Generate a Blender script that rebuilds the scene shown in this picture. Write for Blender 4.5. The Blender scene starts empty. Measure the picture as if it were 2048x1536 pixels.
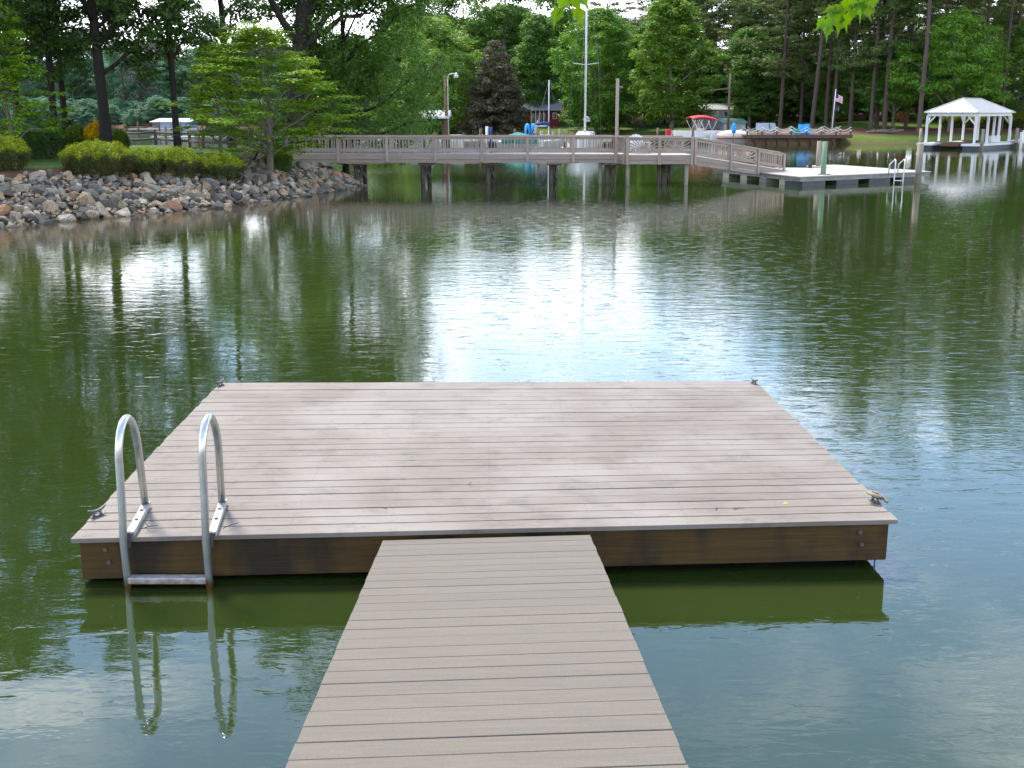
import bpy, bmesh, math, random
import numpy as np
from mathutils import Vector, Matrix
R = math.radians
PI = math.pi
random.seed(7)
S = bpy.context.scene
COL = S.collection

# ------------------------------------------------------------------ camera
H = 2.75; PITCH = R(13.55); F = 2270.0
cd = bpy.data.cameras.new('camera'); cam = bpy.data.objects.new('camera', cd); COL.objects.link(cam)
cam.location = (0, 0, H); cam.rotation_euler = (PI/2 - PITCH, 0, 0)
cd.sensor_width = 36; cd.lens = 36*F/2048; cd.clip_start = .1; cd.clip_end = 2000
S.camera = cam
# ------------------------------------------------------------------ sky
SUN_EL, SUN_AZ = R(58), R(-35)           # azimuth from +Y towards +X
w = bpy.data.worlds.new('World'); S.world = w; w.use_nodes = True
nt = w.node_tree; nt.nodes.clear()
def N(nt, t, **k):
    n = nt.nodes.new(t)
    for a, b in k.items(): setattr(n, a, b)
    return n
def math_(nt, op, a, b=None, clamp=False):
    n = N(nt, 'ShaderNodeMath', operation=op); n.use_clamp = clamp
    for i, v in enumerate((a, b)):
        if v is None: continue
        if isinstance(v, (int, float)): n.inputs[i].default_value = v
        else: nt.links.new(v, n.inputs[i])
    return n.outputs[0]
def mixc(nt, f, a, b, blend='MIX'):
    n = N(nt, 'ShaderNodeMix', data_type='RGBA', blend_type=blend)
    for i, v in ((0, f), (6, a), (7, b)):
        if isinstance(v, (int, float)): n.inputs[i].default_value = v
        elif isinstance(v, (tuple, list)): n.inputs[i].default_value = (*v[:3], 1)
        else: nt.links.new(v, n.inputs[i])
    return n.outputs[2]
def ramp(nt, v, stops, interp='LINEAR'):
    n = N(nt, 'ShaderNodeValToRGB'); r = n.color_ramp; r.interpolation = interp
    while len(r.elements) < len(stops): r.elements.new(.5)
    for e, (p, c) in zip(r.elements, stops):
        e.position = p; e.color = (*c, 1) if isinstance(c, (tuple, list)) else (c, c, c, 1)
    nt.links.new(v, n.inputs[0]); return n.outputs[0]
SEEDZ = 3.7
sky = N(nt, 'ShaderNodeTexSky', sky_type='NISHITA', sun_disc=False, sun_elevation=SUN_EL, sun_rotation=SUN_AZ, air_density=1.2, dust_density=.3, ozone_density=5.0)
tc = N(nt, 'ShaderNodeTexCoord')
sx = N(nt, 'ShaderNodeSeparateXYZ'); nt.links.new(tc.outputs['Generated'], sx.inputs[0])
zz = math_(nt, 'ADD', math_(nt, 'MAXIMUM', sx.outputs[2], 0.0), .10)
cx = math_(nt, 'DIVIDE', sx.outputs[0], zz); cy = math_(nt, 'DIVIDE', sx.outputs[1], zz)
cv = N(nt, 'ShaderNodeCombineXYZ'); nt.links.new(cx, cv.inputs[0]); nt.links.new(cy, cv.inputs[1]); cv.inputs[2].default_value = SEEDZ
n1 = N(nt, 'ShaderNodeTexNoise'); n1.inputs['Scale'].default_value = 1.7; n1.inputs['Detail'].default_value = 9; n1.inputs['Roughness'].default_value = .58; n1.inputs['Distortion'].default_value = .35
nt.links.new(cv.outputs[0], n1.inputs[0])
low = math_(nt, 'MULTIPLY', math_(nt, 'SUBTRACT', .24, sx.outputs[2]), 1.1)      # more cover towards the horizon
cm = ramp(nt, math_(nt, 'ADD', n1.outputs[0], math_(nt, 'MAXIMUM', low, -.04)), [(.45, .02), (.54, .30), (.64, 1.0)])
CLOUD = 1.6; SKYS = .15
skc = N(nt, 'ShaderNodeVectorMath', operation='SCALE'); nt.links.new(sky.outputs[0], skc.inputs[0]); skc.inputs['Scale'].default_value = 1.0
ccol = mixc(nt, cm, skc.outputs[0], (CLOUD/SKYS*.965, CLOUD/SKYS*.985, CLOUD/SKYS*1.05))
bg = N(nt, 'ShaderNodeBackground'); bg.inputs[1].default_value = SKYS; nt.links.new(ccol, bg.inputs[0])
wo = N(nt, 'ShaderNodeOutputWorld'); nt.links.new(bg.outputs[0], wo.inputs[0])
# ------------------------------------------------------------------ sun
sd = bpy.data.lights.new('sun', 'SUN'); sun = bpy.data.objects.new('sun', sd); COL.objects.link(sun)
sd.energy = 2.4; sd.angle = R(13); sd.color = (1, .93, .80)
sdir = Vector((math.sin(SUN_AZ)*math.cos(SUN_EL), math.cos(SUN_AZ)*math.cos(SUN_EL), math.sin(SUN_EL)))
sun.rotation_euler = (-sdir).to_track_quat('-Z', 'Y').to_euler()
S.view_settings.view_transform = 'Standard'; S.view_settings.look = 'None'
S.view_settings.exposure = 1.62; S.view_settings.gamma = 1; S.view_settings.use_curve_mapping = False
S.render.engine = 'CYCLES'
S.cycles.max_bounces = 7; S.cycles.diffuse_bounces = 3; S.cycles.glossy_bounces = 3; S.cycles.transparent_max_bounces = 8
S.cycles.caustics_reflective = False; S.cycles.caustics_refractive = False

# ------------------------------------------------------------------ placing: photo measurements -> metres
cp, sp_ = math.cos(PITCH), math.sin(PITCH)
def ray(px, py):
    u, v = (px-1024)/F, (768-py)/F
    return Vector((u, cp + v*sp_, -sp_ + v*cp))
def G(px, py, z=0.0):
    r = ray(px, py); t = (z-H)/r.z
    return Vector((r.x*t, r.y*t, z))
def P(px, py, Y):
    r = ray(px, py); t = Y/r.y
    return Vector((r.x*t, Y, H+r.z*t))
def X(px, Y, z=1.0): return (px-1024)/F*(Y*cp + (H-z)*sp_)
def Z(py, Y): return P(1024, py, Y).z

# ------------------------------------------------------------------ mesh helpers
class MB:
    def __init__(s): s.v = []; s.f = []; s.sm = []; s.t = []
    def add(s, vs, fs, smooth=False, tint=.5):
        o = len(s.v); s.v += [tuple(v) for v in vs]; s.f += [tuple(i+o for i in f) for f in fs]
        s.sm += [smooth]*len(fs); s.t += [tint]*len(vs); return s
    def hexa(s, c, tint=.5):       # 8 corners: bottom 4 ccw, top 4 ccw
        return s.add(c, [(0,3,2,1), (4,5,6,7), (0,1,5,4), (1,2,6,5), (2,3,7,6), (3,0,4,7)], tint=tint)
    def box(s, x0, x1, y0, y1, z0, z1, tint=.5):
        return s.hexa([(x0,y0,z0),(x1,y0,z0),(x1,y1,z0),(x0,y1,z0),(x0,y0,z1),(x1,y0,z1),(x1,y1,z1),(x0,y1,z1)], tint)
    def bar(s, a, b, w, h, up=(0,0,1), tint=.5):   # rectangular bar from a to b
        a, b = Vector(a), Vector(b); d = (b-a).normalized(); up = Vector(up)
        r = d.cross(up)
        if r.length < 1e-4: r = d.cross(Vector((0,1,0)))
        r.normalize(); u = r.cross(d); r *= w/2; u *= h/2
        return s.hexa([a-r-u, b-r-u, b+r-u, a+r-u, a-r+u, b-r+u, b+r+u, a+r+u], tint)
    def tube(s, pts, rad, n=8, cap=True, smooth=True, tint=.5):
        pts = [Vector(p) for p in pts]; m = len(pts)
        rad = [rad]*m if isinstance(rad, (int, float)) else rad
        vs = []; pu = None
        for i, p in enumerate(pts):
            d = (pts[min(i+1, m-1)] - pts[max(i-1, 0)])
            d = d.normalized() if d.length > 1e-9 else Vector((0,0,1))
            if pu is None:
                pu = d.cross(Vector((0,1,0))) if abs(d.y) < .9 else d.cross(Vector((1,0,0)))
            u = pu - d*pu.dot(d)
            if u.length < 1e-6: u = d.orthogonal()
            u.normalize(); pu = u; v = d.cross(u)
            for k in range(n):
                a = 2*PI*k/n; vs.append(p + (u*math.cos(a) + v*math.sin(a))*rad[i])
        fs = [(i*n+k, i*n+(k+1) % n, (i+1)*n+(k+1) % n, (i+1)*n+k) for i in range(m-1) for k in range(n)]
        o = len(s.v); s.add(vs, fs, smooth, tint)
        if cap:
            s.f += [tuple(o+k for k in reversed(range(n))), tuple(o+(m-1)*n+k for k in range(n))]; s.sm += [False, False]
        return s
    def ball(s, c, rx, ry=None, rz=None, n=10, m=7, tint=.5):
        ry = ry or rx; rz = rz or rx; vs = []
        for i in range(m+1):
            th = PI*i/m
            for k in range(n):
                a = 2*PI*k/n; vs.append((c[0]+rx*math.sin(th)*math.cos(a), c[1]+ry*math.sin(th)*math.sin(a), c[2]+rz*math.cos(th)))
        return s.add(vs, [(i*n+k, (i+1)*n+k, (i+1)*n+(k+1) % n, i*n+(k+1) % n) for i in range(m) for k in range(n)], True, tint)
    def mesh(s, name, mat, off=(0,0,0)):
        me = bpy.data.meshes.new(name)
        v = [(a-off[0], b-off[1], c-off[2]) for a, b, c in s.v]
        me.from_pydata(v, [], s.f); me.polygons.foreach_set('use_smooth', s.sm)
        if mat: me.materials.append(mat)
        at = me.attributes.new('tint', 'FLOAT', 'POINT'); at.data.foreach_set('value', s.t)
        me.update(); return me
def tag(o, label=None, cat=None, group=None, kind=None):
    for k, v in (('label', label), ('category', cat), ('group', group), ('kind', kind)):
        if v: o[k] = v
    return o
def link(name, me, parent=None, loc=(0,0,0), rz=0):
    o = bpy.data.objects.new(name, me); COL.objects.link(o)
    o.location = loc; o.rotation_euler = (0,0,rz)
    if parent: o.parent = parent
    return o
def empty(name, loc, label, cat, group=None, rz=0):
    o = link(name, None, None, loc, rz); o.empty_display_size = .1
    return tag(o, label, cat, group)
def part(name, mb, mat, parent, bevel=0):        # mb in world coordinates when the parent is unrotated
    r = parent
    off = Vector((0,0,0))
    while r is not None: off += Vector(r.location); r = r.parent
    o = link(name, mb.mesh(name, mat, off), parent)
    if bevel:
        m = o.modifiers.new('b', 'BEVEL'); m.width = bevel; m.segments = 1; m.limit_method = 'ANGLE'
    return o
def lpart(name, mb, mat, parent):                # mb already local
    return link(name, mb.mesh(name, mat), parent)
def kids(o): return list(o.children)
def dup(o, loc=None, rz=None, sc=None, label=None, group=None, parent=None):
    c = o.copy(); COL.objects.link(c)
    if parent is not None: c.parent = parent
    if loc is not None: c.location = loc
    if rz is not None: c.rotation_euler[2] = rz
    if sc is not None: c.scale = sc if isinstance(sc, (tuple, list)) else (sc, sc, sc)
    if label: c['label'] = label
    if group: c['group'] = group
    for ch in kids(o): dup(ch, parent=c)
    return c

# ------------------------------------------------------------------ materials
def pmat(name, c1, c2=None, scale=4, rough=.6, bump=0, bscale=60, metal=0, rnd=.15, stretch=(1,1,1), tintamt=0, spec=.4, detail=5, extra=None, trans=0):
    m = bpy.data.materials.new(name); m.use_nodes = True; t = m.node_tree; b = t.nodes['Principled BSDF']
    c2 = c2 or c1
    tcn = N(t, 'ShaderNodeTexCoord'); mp = N(t, 'ShaderNodeMapping'); mp.inputs['Scale'].default_value = stretch
    oi = N(t, 'ShaderNodeObjectInfo')
    t.links.new(tcn.outputs['Object'], mp.inputs[0])
    mp2 = math_(t, 'MULTIPLY', oi.outputs['Random'], 37.0)
    cmb = N(t, 'ShaderNodeCombineXYZ'); t.links.new(mp2, cmb.inputs[0]); t.links.new(mp2, cmb.inputs[1]); t.links.new(cmb.outputs[0], mp.inputs['Location'])
    n = N(t, 'ShaderNodeTexNoise'); n.inputs['Scale'].default_value = scale; n.inputs['Detail'].default_value = detail; n.inputs['Roughness'].default_value = .65
    t.links.new(mp.outputs[0], n.inputs[0])
    f = ramp(t, n.outputs[0], [(.32, 0.0), (.68, 1.0)])
    col = mixc(t, f, c1, c2)
    if rnd:
        v = math_(t, 'ADD', math_(t, 'MULTIPLY', oi.outputs['Random'], 2*rnd), 1-rnd)
        hs = N(t, 'ShaderNodeHueSaturation'); t.links.new(v, hs.inputs['Value']); t.links.new(col, hs.inputs['Color']); col = hs.outputs[0]
    if tintamt:
        a = N(t, 'ShaderNodeAttribute', attribute_name='tint')
        v = math_(t, 'ADD', math_(t, 'MULTIPLY', a.outputs['Fac'], 2*tintamt), 1-tintamt)
        hs = N(t, 'ShaderNodeHueSaturation'); t.links.new(v, hs.inputs['Value']); t.links.new(col, hs.inputs['Color']); col = hs.outputs[0]
    if extra: col = extra(t, col, tcn, oi)
    t.links.new(col, b.inputs['Base Color']); b.inputs['Roughness'].default_value = rough; b.inputs['Metallic'].default_value = metal
    b.inputs['Specular IOR Level'].default_value = spec
    if bump:
        n2 = N(t, 'ShaderNodeTexNoise'); n2.inputs['Scale'].default_value = bscale; n2.inputs['Detail'].default_value = 4; t.links.new(mp.outputs[0], n2.inputs[0])
        bp = N(t, 'ShaderNodeBump'); bp.inputs['Strength'].default_value = 1; bp.inputs['Distance'].default_value = bump
        t.links.new(n2.outputs[0], bp.inputs['Height']); t.links.new(bp.outputs[0], b.inputs['Normal'])
    return m
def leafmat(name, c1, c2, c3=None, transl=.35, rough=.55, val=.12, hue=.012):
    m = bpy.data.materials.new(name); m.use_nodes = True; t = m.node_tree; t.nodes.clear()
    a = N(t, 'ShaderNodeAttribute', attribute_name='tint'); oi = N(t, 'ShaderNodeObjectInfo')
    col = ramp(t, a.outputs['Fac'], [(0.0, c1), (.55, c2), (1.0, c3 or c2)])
    hs = N(t, 'ShaderNodeHueSaturation'); t.links.new(col, hs.inputs['Color'])
    t.links.new(math_(t, 'ADD', math_(t, 'MULTIPLY', oi.outputs['Random'], 2*val), 1-val), hs.inputs['Value'])
    t.links.new(math_(t, 'ADD', math_(t, 'MULTIPLY', math_(t, 'FRACT', math_(t, 'MULTIPLY', oi.outputs['Random'], 7.3)), 2*hue), .5-hue), hs.inputs['Hue'])
    b = N(t, 'ShaderNodeBsdfPrincipled'); b.inputs['Roughness'].default_value = rough; b.inputs['Specular IOR Level'].default_value = .3
    tr = N(t, 'ShaderNodeBsdfTranslucent'); mx = N(t, 'ShaderNodeMixShader'); mx.inputs[0].default_value = transl
    t.links.new(hs.outputs[0], b.inputs['Base Color'])
    br = N(t, 'ShaderNodeHueSaturation'); br.inputs['Value'].default_value = 1.35; br.inputs['Saturation'].default_value = 1.1
    t.links.new(hs.outputs[0], br.inputs['Color']); t.links.new(br.outputs[0], tr.inputs['Color'])
    t.links.new(b.outputs[0], mx.inputs[1]); t.links.new(tr.outputs[0], mx.inputs[2])
    o = N(t, 'ShaderNodeOutputMaterial'); t.links.new(mx.outputs[0], o.inputs[0]); return m

M = {}
def deck_extra(t, col, tcn, oi):
    # worn pale patches and small dark specks that run over the boards
    ge = N(t, 'ShaderNodeNewGeometry')
    n = N(t, 'ShaderNodeTexNoise'); n.inputs['Scale'].default_value = 1.1; n.inputs['Detail'].default_value = 6; t.links.new(ge.outputs['Position'], n.inputs[0])
    col = mixc(t, ramp(t, n.outputs[0], [(.40, 0.0), (.62, .55)]), col, (.255, .224, .190))
    n3 = N(t, 'ShaderNodeTexNoise'); n3.inputs['Scale'].default_value = 3.3; n3.inputs['Detail'].default_value = 8; n3.inputs['Roughness'].default_value = .7; t.links.new(ge.outputs['Position'], n3.inputs[0])
    col = mixc(t, ramp(t, n3.outputs[0], [(.33, .45), (.48, 0.0)]), col, (.085, .068, .060))
    v = N(t, 'ShaderNodeTexNoise'); v.inputs['Scale'].default_value = 42; v.inputs['Detail'].default_value = 3; t.links.new(ge.outputs['Position'], v.inputs[0])
    return mixc(t, ramp(t, v.outputs[0], [(.70, 0.0), (.76, .6)]), col, (.07, .055, .045))
M['deck'] = pmat('weathered_deck', (0.137,0.1099,0.08529), (0.1878,0.1551,0.1237), scale=7, rough=.75, bump=.0012, bscale=30, rnd=.07, stretch=(.5,9,9), extra=deck_extra, spec=.3)
def ramp_extra(t, col, tcn, oi):
    ge = N(t, 'ShaderNodeNewGeometry')
    mp = N(t, 'ShaderNodeMapping'); mp.inputs['Scale'].default_value = (1.2, 60, 60); t.links.new(ge.outputs['Position'], mp.inputs[0])
    n = N(t, 'ShaderNodeTexNoise'); n.inputs['Scale'].default_value = 2.2; n.inputs['Detail'].default_value = 5; t.links.new(mp.outputs[0], n.inputs[0])
    col = mixc(t, ramp(t, n.outputs[0], [(.35, .55), (.6, 0.0)]), col, (.10, .088, .074))
    n3 = N(t, 'ShaderNodeTexNoise'); n3.inputs['Scale'].default_value = 150; n3.inputs['Detail'].default_value = 2; t.links.new(ge.outputs['Position'], n3.inputs[0])
    return mixc(t, ramp(t, n3.outputs[0], [(.34, .45), (.56, 0.0)]), col, (.085, .074, .060))
M['ramp'] = pmat('composite_board', (0.1279,0.1036,0.07154), (0.1512,0.1241,0.08772), scale=5, rough=.7, bump=.0006, bscale=90, rnd=.05, stretch=(.6,8,8), extra=ramp_extra, spec=.3)
def stain(t, col, tcn, oi):
    ge = N(t, 'ShaderNodeNewGeometry')
    mp = N(t, 'ShaderNodeMapping'); mp.inputs['Scale'].default_value = (2.2, 1, .9); t.links.new(ge.outputs['Position'], mp.inputs[0])
    n = N(t, 'ShaderNodeTexNoise'); n.inputs['Scale'].default_value = 1.3; n.inputs['Detail'].default_value = 6; t.links.new(mp.outputs[0], n.inputs[0])
    col = mixc(t, ramp(t, n.outputs[0], [(.46, 0.0), (.60, .85)]), col, (.013, .0095, .004))
    return col
M['timber'] = pmat('treated_timber', (0.05119,0.02543,0.003522), (0.09063,0.04601,0.006456), scale=6, rough=.7, bump=.002, bscale=10, rnd=.06, stretch=(.35,4,9), extra=stain)
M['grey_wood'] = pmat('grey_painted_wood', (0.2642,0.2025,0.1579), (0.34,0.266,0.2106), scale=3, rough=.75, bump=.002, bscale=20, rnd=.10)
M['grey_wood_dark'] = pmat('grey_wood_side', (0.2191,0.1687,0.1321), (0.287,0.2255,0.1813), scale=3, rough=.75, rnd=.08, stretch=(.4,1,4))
M['dark_pile'] = pmat('wet_pile', (.035,.028,.02), (.07,.055,.035), scale=6, rough=.6, rnd=.2)
M['pile'] = pmat('weathered_pile', (.16,.135,.095), (.26,.22,.17), scale=3, rough=.8, bump=.006, bscale=14, rnd=.2, stretch=(6,6,.8))
M['green_pile'] = pmat('treated_green_pile', (.10,.17,.10), (.17,.24,.14), scale=3, rough=.8, bump=.004, bscale=14, rnd=.1, stretch=(6,6,.8))
def rust(t, col, tcn, oi):
    ge = N(t, 'ShaderNodeNewGeometry'); sz = N(t, 'ShaderNodeSeparateXYZ'); t.links.new(ge.outputs['Position'], sz.inputs[0])
    n = N(t, 'ShaderNodeTexNoise'); n.inputs['Scale'].default_value = 28; n.inputs['Detail'].default_value = 5; t.links.new(ge.outputs['Position'], n.inputs[0])
    f = math_(t, 'ADD', math_(t, 'MULTIPLY', math_(t, 'SUBTRACT', .085, sz.outputs[2]), 14), math_(t, 'MULTIPLY', math_(t, 'SUBTRACT', n.outputs[0], .5), 1.6), True)
    return mixc(t, f, col, (.22, .10, .035))
M['alu'] = pmat('aluminium_tube', (0.403,0.403,0.3788), (0.4997,0.4997,0.4755), scale=9, rough=.32, metal=.85, rnd=0, extra=rust)
M['alu_white'] = pmat('chalky_aluminium', (0.294,0.266,0.231), (0.462,0.448,0.42), scale=30, rough=.6, metal=.2, rnd=0, extra=rust)
M['white'] = pmat('white_paint', (0.5175,0.5141,0.4914), (0.6003,0.5947,0.567), scale=2, rough=.5, rnd=.03)
M['gel'] = pmat('white_gelcoat', (0.4968,0.4939,0.4725), (0.5796,0.5645,0.5292), scale=1, rough=.25, rnd=.02)
M['metal_roof'] = pmat('white_metal_roof', (0.3726,0.3629,0.3497), (0.4347,0.4234,0.4064), scale=1.5, rough=.35, rnd=.02)
M['black'] = pmat('black_plastic', (.004,.004,.005), (.007,.007,.008), scale=2, rough=.9, spec=.05)
M['float'] = pmat('float_plastic', (0.0225,0.0275,0.035), (0.045,0.05,0.06), scale=3, rough=.5)
M['float_grey'] = pmat('stained_float', (0.13,0.14,0.1235), (0.25,0.24,0.19), scale=2.5, rough=.6, stretch=(1,1,3))
M['concrete'] = pmat('pale_dock_deck', (0.2888,0.2578,0.2241), (0.3562,0.3187,0.2812), scale=1.5, rough=.7, rnd=.04)
M['galv'] = pmat('galvanised', (0.096,0.09,0.084), (0.15,0.144,0.132), scale=20, rough=.5, metal=.6)
M['rope'] = pmat('old_rope', (.16,.12,.08), (.30,.24,.17), scale=80, rough=.9, bump=.002, bscale=200)
M['white_rope'] = pmat('white_rope', (0.434,0.434,0.42), (0.504,0.504,0.49), scale=10, rough=.8)
M['red'] = pmat('red_canvas', (0.4,0.016,0.024), (0.48,0.024,0.036), scale=2, rough=.7)
M['redwall'] = pmat('red_siding', (0.208,0.012,0.012), (0.312,0.02,0.018), scale=2, rough=.7)
M['blue'] = pmat('blue_plastic', (0.006,0.21,0.465), (0.009,0.266,0.54), scale=2, rough=.4)
M['navy'] = pmat('navy_canvas', (.01,.02,.10), (.015,.03,.16), scale=2, rough=.8)
M['teal'] = pmat('teal_canvas', (.0,.13,.10), (.0,.19,.15), scale=2, rough=.7)
M['shingle'] = pmat('grey_shingles', (.13,.125,.12), (.22,.21,.20), scale=14, rough=.9, bump=.01, bscale=10)
M['shingle_light'] = pmat('pale_shingles', (.26,.25,.235), (.36,.345,.33), scale=14, rough=.9)
M['glass'] = pmat('dark_glass', (.02,.025,.03), (.05,.06,.065), scale=1, rough=.08)
M['siding'] = pmat('white_siding', (0.234,0.252,0.27), (0.306,0.324,0.342), scale=1, rough=.6)
M['bluegrey'] = pmat('bluegrey_siding', (.20,.25,.33), (.26,.31,.40), scale=1, rough=.6)
M['darkwood'] = pmat('dark_deck_wood', (.06,.035,.025), (.11,.07,.05), scale=4, rough=.8)
M['pole'] = pmat('orange_pole', (.10,.048,.025), (.16,.08,.042), scale=3, rough=.8, stretch=(8,8,.6))
M['pole_dark'] = pmat('brown_pole', (.075,.05,.035), (.13,.09,.065), scale=3, rough=.85, stretch=(8,8,.6))
M['tan'] = pmat('tan_wall', (.12,.075,.045), (.18,.115,.07), scale=3, rough=.9, bump=.03, bscale=6)
M['bark'] = pmat('backlit_bark', (0.012,0.0096,0.007296), (0.026,0.0208,0.01613), scale=5, rough=.9, bump=.02, bscale=9, stretch=(5,5,1))  # backlit shade of the left trunks is put into this colour
M['bark_big'] = pmat('furrowed_bark', (0.018,0.0152,0.01229), (0.048,0.04,0.03379), scale=5, rough=.9, bump=.04, bscale=7, stretch=(4,4,.7))
M['bark_pine'] = pmat('pine_bark', (0.0465,0.03045,0.02269), (0.093,0.06525,0.05156), scale=4, rough=.9, bump=.02, bscale=8, stretch=(4,4,1))
M['bark_grey'] = pmat('grey_bark', (0.084,0.0714,0.0558), (0.154,0.136,0.1054), scale=4, rough=.9, bump=.006, bscale=12, stretch=(4,4,1))
M['twig'] = pmat('twig', (.05,.035,.025), (.10,.07,.05), scale=6, rough=.9)
# leaf colours: darker leaves -> lighter leaves
M['l_dark'] = leafmat('dark_oak_leaf', (0.03801,0.07539,0.01626), (0.06334,0.1259,0.02347), (0.09489,0.1761,0.02891), transl=.3)
M['l_oak'] = leafmat('oak_leaf', (0.04224,0.09402,0.01285), (0.07577,0.1589,0.01892), (0.118,0.2168,0.02581))
M['l_dog'] = leafmat('dogwood_leaf', (0.0915,0.1849,0.01392), (0.2031,0.3217,0.02034), (0.386,0.4825,0.04165), transl=.42)
M['l_bright'] = leafmat('bright_leaf', (0.05635,0.1294,0.0144), (0.1207,0.2279,0.024), (0.2093,0.3203,0.036), transl=.4)
M['l_yellow'] = leafmat('yellowgreen_leaf', (0.075,0.1418,0.0176), (0.1562,0.2467,0.032), (0.25,0.336,0.048), transl=.4)
M['l_mid'] = leafmat('mid_leaf', (0.05132,0.1193,0.01958), (0.09164,0.1824,0.02774), (0.156,0.2525,0.03667))
M['l_far'] = leafmat('far_leaf_hazed', (0.06786,0.1356,0.07488), (0.1063,0.208,0.1084), (0.1453,0.2708,0.125))  # distance haze is mixed into this paler, bluer leaf colour
M['l_pine'] = leafmat('pine_needle', (0.04875,0.0875,0.0228), (0.09425,0.1438,0.0342), (0.1706,0.2265,0.0513), transl=.25)
M['l_cedar'] = leafmat('cedar_needle', (0.05525,0.05604,0.02618), (0.09399,0.08364,0.03927), (0.1436,0.1174,0.0561), transl=.2)
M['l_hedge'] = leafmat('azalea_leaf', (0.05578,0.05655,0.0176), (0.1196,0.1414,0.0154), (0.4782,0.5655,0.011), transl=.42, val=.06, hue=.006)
M['l_shrub'] = leafmat('shrub_leaf', (.05,.10,.018), (.12,.21,.028), (.20,.32,.04), transl=.4)
M['l_flower'] = leafmat('yellow_flower', (0.2,0.1955,0.0096), (0.6,0.437,0.0096), (0.8,0.552,0.016), transl=.3)
M['l_bare'] = leafmat('bare_twig', (0.1105,0.0935,0.0850), (0.1615,0.1403,0.1275), (0.2125,0.1870,0.1700), transl=0)
M['l_maple'] = leafmat('maple_leaf', (0.05355,0.119,0.00714), (0.0833,0.1666,0.008925), (0.119,0.2142,0.01785), transl=.55, val=.15)
M['grass'] = leafmat('grass_blade', (0.065,0.156,0.018), (0.1105,0.228,0.027), (0.156,0.288,0.036))
def rockextra(use_attr):
    def f(t, col, tcn, oi):
        if use_attr:
            a = N(t, 'ShaderNodeAttribute', attribute_name='tint'); r = a.outputs['Fac']
        else: r = oi.outputs['Random']
        c = ramp(t, r, [(0, (0.072,0.063,0.049)), (.13, (0.137,0.124,0.095)), (.28, (0.215,0.192,0.146)), (.42, (0.101,0.088,0.065)), (.50, (0.286,0.226,0.151)), (.70, (0.351,0.250,0.146)), (.88, (0.364,0.189,0.092)), (.93, (0.442,0.366,0.265))], 'CONSTANT')
        v = N(t, 'ShaderNodeTexNoise'); v.inputs['Scale'].default_value = 9; v.inputs['Detail'].default_value = 6; t.links.new(tcn.outputs['Object'], v.inputs[0])
        c2 = mixc(t, ramp(t, v.outputs[0], [(.35, .6), (.6, 0.0)]), c, (.06, .055, .05))
        ge = N(t, 'ShaderNodeNewGeometry'); sz = N(t, 'ShaderNodeSeparateXYZ'); t.links.new(ge.outputs['Position'], sz.inputs[0])
        return mixc(t, math_(t, 'MULTIPLY', math_(t, 'SUBTRACT', .10, sz.outputs[2]), 6, True), c2, (.045, .036, .025))
    return f
M['rock'] = pmat('granite', (.1,.1,.1), rough=.85, bump=.01, bscale=12, rnd=0, extra=rockextra(False))
M['rock_a'] = pmat('granite_small', (.1,.1,.1), rough=.85, bump=.01, bscale=12, rnd=0, extra=rockextra(True))

# ------------------------------------------------------------------ shorelines and terrain
poly_pen = np.array([(-60,8),(-40,17),(-22,23.2),(-12.6,27.6),(-8.9,33.2),(-7.1,38),(-5.9,43.2),(-6.6,46),(-7.6,49.5),(-9,54),(-13,59),(-25,62),(-70,63),(-160,60),(-160,8)], float)
poly_far = np.array([(-400,215),(-120,205),(-40,195),(-22,170),(-14,146),(-7,134),(4,129.5),(11,127),(17,119),(18.5,104),(19.8,98.6),(32,97.5),(40,100),(46,96),(60,88),(100,80),(220,60),(400,60),(400,900),(-400,900)], float)
poly_home = np.array([(-60,-30),(60,-30),(60,-3),(20,-2.0),(5,.2),(-5,.0),(-20,-2),(-60,0)], float)
def sdist(x, y, poly):
    x = np.asarray(x, float); y = np.asarray(y, float); d = np.full(x.shape, 1e9); ins = np.zeros(x.shape, bool)
    n = len(poly)
    for i in range(n):
        a = poly[i]; b = poly[(i+1) % n]; e = b-a
        t = np.clip(((x-a[0])*e[0]+(y-a[1])*e[1])/(e@e), 0, 1)
        d = np.minimum(d, np.hypot(x-a[0]-t*e[0], y-a[1]-t*e[1]))
        c = ((a[1] > y) != (b[1] > y))
        ins ^= c & (x < (b[0]-a[0])*(y-a[1])/(b[1]-a[1]+1e-12)+a[0])
    return np.where(ins, d, -d)
def terr(x, y):
    dp = sdist(x, y, poly_pen); df = sdist(x, y, poly_far); dh = sdist(x, y, poly_home)
    zp = np.where(dp < 0, np.maximum(dp*.35, -2), np.where(dp < 3.6, 1.08*(dp/3.6)**.8, 1.08+.006*(dp-3.6)))
    zf = np.where(df < 0, np.maximum(df*.4, -2), np.where(df < .6, .45*df/.6, .45+.058*np.minimum(df, 60)+.02*np.maximum(df-60, 0)))
    zf = np.where((x < -18) & (df > .6) & (y > 150), .35+.012*np.minimum(df, 60), zf)
    zh = np.where(dh < 0, np.maximum(dh*.5, -2), np.minimum(dh*.4, 1.0))
    z = np.maximum(np.maximum(zp, zf), zh)
    z = z + np.where(z > -.5, .05*np.sin(x*.7+np.sin(y*.5)*2)*np.sin(y*.6)*np.clip(z, 0, 1), 0)
    return z
def tz(x, y): return float(terr(np.array([x]), np.array([y]))[0])
gx = np.unique(np.concatenate([np.linspace(-400,-60,25), np.linspace(-60,-28,33), np.linspace(-28,0,113), np.linspace(0,60,61), np.linspace(60,400,25)]))
gy = np.unique(np.concatenate([np.linspace(-60,8,24), np.linspace(8,26,25), np.linspace(26,62,109), np.linspace(62,84,12), np.linspace(84,150,90), np.linspace(150,230,41), np.linspace(230,900,25)]))
GX, GY = np.meshgrid(gx, gy); GZ = terr(GX, GY)
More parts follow.
